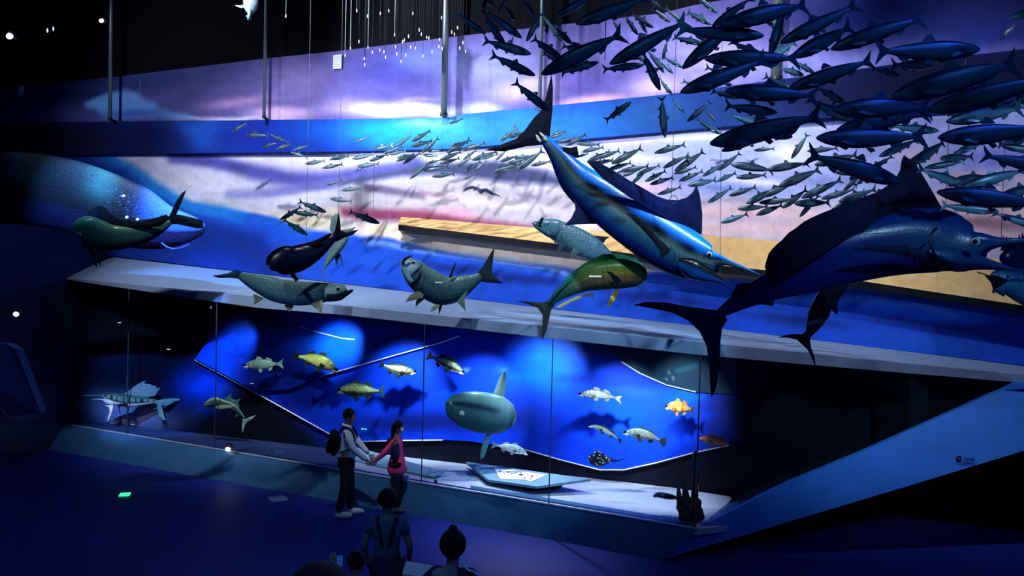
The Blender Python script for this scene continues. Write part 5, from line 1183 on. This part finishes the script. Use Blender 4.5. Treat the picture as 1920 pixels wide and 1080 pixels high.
# ================================================================ PEOPLE
def place(loc, yaw):
    return Matrix.Translation(loc) @ Matrix.Rotation(yaw, 4, 'Z')
def skinned(chains, sub=2):
    """chains: lists of (x, y, z, r) joined where points coincide; returns verts, faces"""
    pts = []; idx = {}; ed = []; rad = []
    for ch in chains:
        prev = None
        for p in ch:
            key = tuple(round(c, 4) for c in p[:3])
            if key not in idx: idx[key] = len(pts); pts.append(p[:3]); rad.append(p[3] if not isinstance(p[3], tuple) else p[3])
            if prev is not None and prev != idx[key]: ed.append((prev, idx[key]))
            prev = idx[key]
    me = bpy.data.meshes.new('tmp'); me.from_pydata(pts, ed, []); o = bpy.data.objects.new('tmp', me); C.objects.link(o)
    md = o.modifiers.new('s', 'SKIN'); md.branch_smoothing = .6
    for i, sv in enumerate(me.skin_vertices[0].data):
        sv.radius = rad[i] if isinstance(rad[i], tuple) else (rad[i], rad[i]); sv.use_root = (i == 0)
    ss = o.modifiers.new('u', 'SUBSURF'); ss.levels = ss.render_levels = sub
    dg = bpy.context.evaluated_depsgraph_get(); dg.update(); ev = o.evaluated_get(dg); m2 = ev.to_mesh()
    vs = [v.co.copy() for v in m2.vertices]; fs = [tuple(p.vertices) for p in m2.polygons]; ev.to_mesh_clear()
    bpy.data.objects.remove(o); bpy.data.meshes.remove(me); return vs, fs
def put(name, parts, mt, mat, parent):
    vs = []; fs = []
    for v, f in parts:
        b = len(vs); vs += [mt @ x for x in v]; fs += [tuple(b + i for i in q) for q in f]
    return mesh(name, vs, fs, mat, parent)
def ell(c, rx, ry, rz, u=20, v=14, zmin=None, rot=None):
    bm = bmesh.new(); ball(bm, Vector(c), rx, ry, rz, u, v, rot)
    if zmin is not None: bmesh.ops.bisect_plane(bm, geom=bm.verts[:] + bm.edges[:] + bm.faces[:], plane_co=(0, 0, zmin), plane_no=(0, 0, 1), clear_inner=True)
    bm.verts.index_update(); r = ([v.co.copy() for v in bm.verts], [tuple(v.index for v in f.verts) for f in bm.faces]); bm.free(); return r
def hand(w, d, palm_n, s=1.0, curl=.5):
    """wrist point, direction, palm normal -> skinned palm + five fingers"""
    w, d, n = Vector(w), Vector(d).normalized(), Vector(palm_n); n = (n - d * n.dot(d)).normalized(); sd = d.cross(n)
    out = [skinned([[(*w, .024 * s), (*(w + d * .045 * s), (.038 * s, .017 * s)), (*(w + d * .085 * s), (.036 * s, .015 * s))]], 2)]
    for k, (o, l) in enumerate(((-.03, .066), (-.01, .076), (.01, .071), (.028, .056))):
        a = w + d * .085 * s + sd * o * s; b = a + (d * math.cos(curl * .5) + n * math.sin(curl * .5)) * l * .45 * s; c = b + (d * math.cos(curl * 1.3) + n * math.sin(curl * 1.3)) * l * .32 * s; e = c + (d * math.cos(curl * 2) + n * math.sin(curl * 2)) * l * .25 * s
        out.append(skinned([[(*(a - d * .02 * s), .0095 * s), (*a, .0095 * s), (*b, .0085 * s), (*c, .008 * s), (*e, .0065 * s)]], 1))
    a = w + d * .03 * s - sd * .026 * s; b = a - sd * .03 * s + d * .03 * s + n * .01; e = b + d * .032 * s + n * .012
    out.append(skinned([[(*(a + sd * .01), .012 * s), (*b, .0105 * s), (*e, .0085 * s)]], 1)); return out
def person(label, loc, yaw, H, larm, rarm, top, bottom, shoe, hair='short', sleeves=1.0, lf=(0, .1), rf=(0, -.1), lean=0, hem=.86, mask=False, skincol=None, headtilt=0, flare=0, hv=1.0, bulk=0):
    s = H / 1.75; root = empty('person', loc, label, 'person'); mt = place(loc, yaw)
    def q(*p): return tuple(c * s for c in p)
    L = lean; hx = L + .03 + headtilt
    pel = q(0, 0, .95, .115); sp_ = q(L * .4, 0, 1.1, .11); ch = q(L * .8, 0, 1.3, .125); nk0 = q(L, 0, 1.43, .075); nk = q(L + .01, 0, 1.5, .05)
    def arm(a, sg):
        sh = q(L * .9, sg * .16, 1.40, .055); e = tuple(c * s for c in a[0]) + (.04 * s,); w = tuple(c * s for c in a[1]) + (.026 * s,)
        return sh, e, w
    ls, le, lw = arm(larm, 1); rs, re, rw = arm(rarm, -1)
    def leg(f, sg):
        hp = q(0, sg * .085, .9, .085); kn = q(f[0] * .4 + .03, sg * .09 * .6 + f[1] * .4, .5, .055); an = q(f[0], f[1], .09, .037); return hp, kn, an, q(f[0] + .13, f[1], .035, .032)
    ll, rl = leg(lf, 1), leg(rf, -1)
    head = [q(L + .01, 0, 1.5, .05), q(hx - .01, 0, 1.56, .068), q(hx, 0, 1.63, .086), q(hx - .015, 0, 1.69, .075)]
    body = [skinned([[pel, sp_, ch, nk0] + head, [ch, ls, le, lw], [ch, rs, re, rw], [pel, ll[0], ll[1], ll[2], ll[3]], [pel, rl[0], rl[1], rl[2], rl[3]]], 2)]
    body.append(ell(q(hx + .085, 0, 1.615), .016 * s, .013 * s, .022 * s, 10, 8)); body.append(ell(q(hx + .06, 0, 1.575), .03 * s, .03 * s, .02 * s, 12, 8))
    for sg in (1, -1): body.append(ell(q(hx - .01, sg * .082, 1.615), .018 * s, .009 * s, .03 * s, 10, 8))
    for (e, w, a, sg) in ((le, lw, larm, 1), (re, rw, rarm, -1)):
        d = Vector(w[:3]) - Vector(e[:3]); body += hand(w[:3], a[2] if len(a) > 2 else d, a[3] if len(a) > 3 else (0, -sg, 0), s)
    put('body', body, mt, MT['flesh'], root)
    for sg in (1, -1):
        put('eye', [ell(q(hx + .077, sg * .03, 1.64), .008 * s, .011 * s, .008 * s, 10, 8)], mt, MT['eye'], root)
    put('mouth', [ell(q(hx + .088, 0, 1.577), .006 * s, .02 * s, .004 * s, 10, 6)], mt, MT['lip'], root)
    if mask: put('face_mask', [ell(q(hx + .062, 0, 1.588), .036 * s, .055 * s, .045 * s)], mt, MT['maskm'], root)
    # clothes
    k = lambda p, g: p[:3] + ((p[3] + (g + (bulk if g != .018 else 0)) * s),)
    mix = lambda a, b, t: tuple(a[i] * (1 - t) + b[i] * t for i in range(4))
    tp = [[k(mix(q(0, 0, hem, .13), pel, 0), .015 + flare), k(pel, .022 + flare * .6), k(sp_, .022), k(ch, .025), k(nk0, .012)]]
    for sh, e, w in ((ls, le, lw), (rs, re, rw)):
        if sleeves >= 1: tp.append([k(ch, .025), k(sh, .022), k(e, .02), k(mix(e, w, .92), .016)])
        elif sleeves > 0: tp.append([k(ch, .025), k(sh, .022), k(mix(sh, e, .55), .02)])
    put('top', [skinned(tp, 2)], mt, top, root)
    if bottom is not None:
        put('trousers', [skinned([[k(pel, .008), k(ll[0], .018), k(ll[1], .026), k(ll[2], .028)], [k(pel, .008), k(rl[0], .018), k(rl[1], .026), k(rl[2], .028)]], 2)], mt, bottom, root)
    for f in (ll, rl):
        put('shoe', [ell((f[3][0] - .045 * s, f[3][1], .052 * s), .145 * s, .052 * s, .055 * s, 18, 12, zmin=.006)], mt, shoe, root)
    hr = [ell(q(hx - .022 - .02 * (hv - 1) * 5, 0, 1.655 - .03 * (hv - 1) * 5), .1 * s * hv, .097 * s * hv, .105 * s * hv, 22, 16)]
    hr2 = []
    for v, f in hr:
        v = [x if not (x.x > (hx + .035) * s and x.z < 1.675 * s) else Vector(((hx + .035) * s, x.y * .96, x.z)) for x in v]
        if hair == 'short': v = [Vector((x.x, x.y, max(x.z, 1.585 * s))) for x in v]
        hr2.append((v, f))
    if hair == 'bun': hr2.append(ell(q(hx - .05, 0, 1.765), .034 * s, .036 * s, .03 * s))
    if hair == 'tail': hr2 += [ell(q(hx - .1, 0, 1.6), .05 * s, .05 * s, .1 * s), ell(q(hx - .12, 0, 1.5), .035 * s, .035 * s, .1 * s)]
    put('hair', hr2, mt, MT['hair'], root)
    return root, mt, s
MT['flesh'] = M('human_flesh', lin((150, 120, 105)), rough=.5, noise=.05); MT['lip'] = M('lip_paint', lin((120, 70, 66)), rough=.5)
MT['hair'] = M('black_hair', (.003, .003, .004), spec=.15, rough=.55, bump=.4, bscale=60, tex='wave'); MT['maskm'] = M('face_mask_cloth', lin((190, 205, 215)), rough=.7)
MT['shirt'] = M('pale_blue_shirt', lin((215, 230, 240)), rough=.8, noise=.08, nscale=12, bump=.4, bscale=14)
MT['trous'] = M('black_trousers', lin((24, 26, 36)), rough=.8, bump=.3, bscale=12)
MT['pink'] = M('pink_jacket', lin((250, 66, 130)), rough=.75, noise=.1, nscale=9, bump=.4, bscale=12)
MT['shoew'] = M('white_shoe', lin((205, 220, 220)), rough=.6); MT['shoed'] = M('dark_shoe', lin((40, 44, 60)), rough=.6)
MT['navy'] = M('dark_blue_cloth', lin((22, 30, 70)), rough=.85, noise=.1, bump=.3, bscale=14); MT['blackc'] = M('black_cloth', lin((14, 16, 30)), rough=.85, bump=.3, bscale=14)
MT['pack'] = M('black_backpack', (.004, .004, .009), spec=.15, rough=.6, bump=.3, bscale=20)
# man with backpack, facing right, right hand reaching to the girl
g0 = onz(648, 968, 0); gg = onz(742, 960, 0)
r, mt, s = person('man in pale blue shirt, black backpack and white shoes holding the girl by the hand', g0, math.radians(4), 1.70,
    ((.14, .17, 1.2), (.34, .12, .98)), ((.12, -.19, 1.14), (.36, -.14, .93), (1, .1, -.25), (0, 1, 0)), MT['shirt'], MT['trous'], MT['shoew'], lf=(.06, .1), rf=(-.1, -.11), hem=.9, lean=.01, flare=.01)
bp = ell(q_ := (-.21 * s, 0, 1.2 * s), .095 * s, .14 * s, .22 * s, 22, 14)
v_, f_ = bp; v_ = [Vector((x.x, x.y, x.z)) for x in v_]; put('backpack', [(v_, f_)], mt, MT['pack'], r)
put('backpack_pocket', [ell((-.3 * s, 0, 1.12 * s), .04 * s, .1 * s, .1 * s)], mt, MT['pack'], r)
for sg in (1, -1):
    put('backpack_strap', [skinned([[(-.13 * s, sg * .1 * s, 1.36 * s, .016), (-.04 * s, sg * .115 * s, 1.475 * s, .016), (.09 * s, sg * .125 * s, 1.41 * s, .016), (.15 * s, sg * .125 * s, 1.28 * s, .015), (.06 * s, sg * .16 * s, 1.12 * s, .014), (-.12 * s, sg * .12 * s, 1.05 * s, .014)]], 1)], mt, MT['pack'], r)
put('collar', [skinned([[(-.06 * s, .05 * s, 1.49 * s, .02), (-.075 * s, 0, 1.5 * s, .02), (-.06 * s, -.05 * s, 1.49 * s, .02), (.04 * s, -.055 * s, 1.47 * s, .018), (.08 * s, -.02 * s, 1.44 * s, .015)]], 1)], mt, MT['shirt'], r)
# girl in pink, facing right, arm back to the man
r, mt, s = person('girl in bright pink jacket with dark hood and ponytail, holding the hand of the man', gg, math.radians(-6), 1.47,
    ((.02, .2, 1.08), (.1, .17, .86)), ((-.2, -.2, 1.16), (-.42, -.2, .98), (-1, 0, -.3), (0, 1, 0)), MT['pink'], MT['trous'], MT['shoed'], hair='tail', hem=.66, mask=True, flare=.075, lf=(.03, .08), rf=(-.03, -.08))
put('hood', [ell((-.1 * s, 0, 1.36 * s), .1 * s, .16 * s, .09 * s)], mt, MT['blackc'], r)
put('back_panel', [ell((-.0 * s, -.12 * s, 1.2 * s), .08 * s, .08 * s, .24 * s)], mt, MT['navy'], r)
# two people near the camera, seen from behind
g = Vector((0, 0, 0)); Yn = 7.7; c = P(728, 912, Yn); Hn = c.z
r, mt, s = person('person seen from behind in dark dungarees over a pale top, in front of the girl', Vector((c.x, c.y, 0)), math.radians(92), Hn - .02,
    ((.0, .24, 1.14), (.14, .22, .95)), ((.0, -.24, 1.14), (.14, -.22, .95)), MT['palet'] if 'palet' in MT else MT.setdefault('palet', M('grey_blue_top', lin((60, 84, 104)), rough=.85, bump=.3, bscale=10)), MT['blackc'], MT['shoed'], hair='short', sleeves=.7, hem=.8, hv=1.1, bulk=.02)
put('dungaree_bib', [skinned([[(0, 0, .8 * s, .165), (0, 0, 1.0 * s, .155), (0, 0, 1.16 * s, .145)]], 2)], mt, MT['navy'], r)
for sg in (1, -1):
    put('strap', [skinned([[(-.11 * s, sg * .03 * s, 1.16 * s, .022), (-.13 * s, sg * .06 * s, 1.3 * s, .022), (-.07 * s, sg * .1 * s, 1.45 * s, .022), (.06 * s, sg * .1 * s, 1.44 * s, .02), (.13 * s, sg * .08 * s, 1.25 * s, .02)]], 1)], mt, MT['blackc'], r)
Yn = 6.3; c = P(850, 988, Yn)
r, mt, s = person('person with black hair bun and white stripe on the shoulder of a dark jacket', Vector((c.x, c.y, 0)), math.radians(84), c.z - .02,
    ((.02, .25, 1.14), (.16, .22, .96)), ((.02, -.25, 1.14), (.16, -.22, .96)), MT['blackc'], MT['trous'], MT['shoed'], hair='bun', hem=.82, hv=1.14, bulk=.04)
put('jacket_stripe', [skinned([[(-.05 * s, -.075 * s, 1.53 * s, .010), (-.06 * s, -.13 * s, 1.45 * s, .012), (-.03 * s, -.225 * s, 1.40 * s, .013), (-.04 * s, -.275 * s, 1.25 * s, .013), (-.04 * s, -.295 * s, 1.12 * s, .012)]], 1)], mt, MT['shoew'], r)
# child with raised hand, and the dark hood of a pushchair, at the bottom edge
Yn = 6.6; c = P(668, 1034, Yn)
r, mt, s = person('child with black hair raising a phone, lowest at the bottom edge', Vector((c.x, c.y, 0)), math.radians(100), c.z,
    ((.16, .2, 1.3), (.2, .24, 1.52), (0.1, .12, 1), (1, 0, 0)), ((.05, -.2, 1.14), (.2, -.16, 1.05)), MT['blackc'], MT['trous'], MT['shoed'], hem=.8)
bm = bmesh.new(); hp = P(637, 1052, Yn - .02); box(bm, hp, .05, .01, .09, .3); o = bm_obj('phone', bm, MT['paper'], None); tag(o, 'small pale phone held up by the child at the bottom', 'phone')
Yn = 5.7; c = P(592, 1062, Yn)
r = empty('pushchair', Vector((c.x, c.y, 0)), 'dark rounded pushchair hood at the bottom edge left of the child', 'pushchair')
bm = bmesh.new(); ball(bm, Vector((c.x, c.y + .1, c.z - .3)), .26, .3, .29, 24, 16)
bmesh.ops.bisect_plane(bm, geom=bm.verts[:] + bm.edges[:] + bm.faces[:], plane_co=(0, 0, c.z - .42), plane_no=(0, 0, 1), clear_inner=True); bm_obj('hood', bm, MT['pack'], r, smooth=True)
bm = bmesh.new(); box(bm, Vector((c.x, c.y + .05, c.z - .55)), .42, .4, .4); bmesh.ops.bevel(bm, geom=bm.edges[:], offset=.06, segments=3, affect='EDGES'); bm_obj('seat', bm, MT['pack'], r)
for sx in (-.2, .2):
    for sy in (-.22, .3):
        bm = bmesh.new(); mtx = Matrix.Translation((c.x + sx, c.y + sy, .11)) @ Matrix.Rotation(math.pi / 2, 4, 'Y'); bmesh.ops.create_cone(bm, cap_ends=True, segments=20, radius1=.11, radius2=.11, depth=.04, matrix=mtx); bm_obj('wheel', bm, MT['black'], r)
        bm = bmesh.new(); tube(bm, [(c.x + sx * .9, c.y + sy, .11), (c.x + sx * .9, c.y + sy * .5, c.z - .7)], .014, 8); bm_obj('frame_tube', bm, MT['steel'], r)
bm = bmesh.new(); p0 = P(785, 1076, 6.9); prism(bm, [p0 + Vector((-.15, 0, 0)), p0 + Vector((.13, -.05, -.02)), p0 + Vector((.13, .25, -.02)), p0 + Vector((-.15, .3, 0))], (0, 0, -.04))
MT['bench'] = M('pale_bench_top', lin((170, 185, 180)), rough=.6)
r = empty('bench', Vector((p0.x, p0.y + .1, 0)), 'pale bench corner between the two people at the bottom edge', 'bench'); bm_obj('seat', bm, MT['bench'], r)
bm = bmesh.new(); box(bm, Vector((p0.x, p0.y + .12, (p0.z - .06) / 2)), .2, .2, p0.z - .06); bm_obj('pedestal', bm, MT['dark'], r)
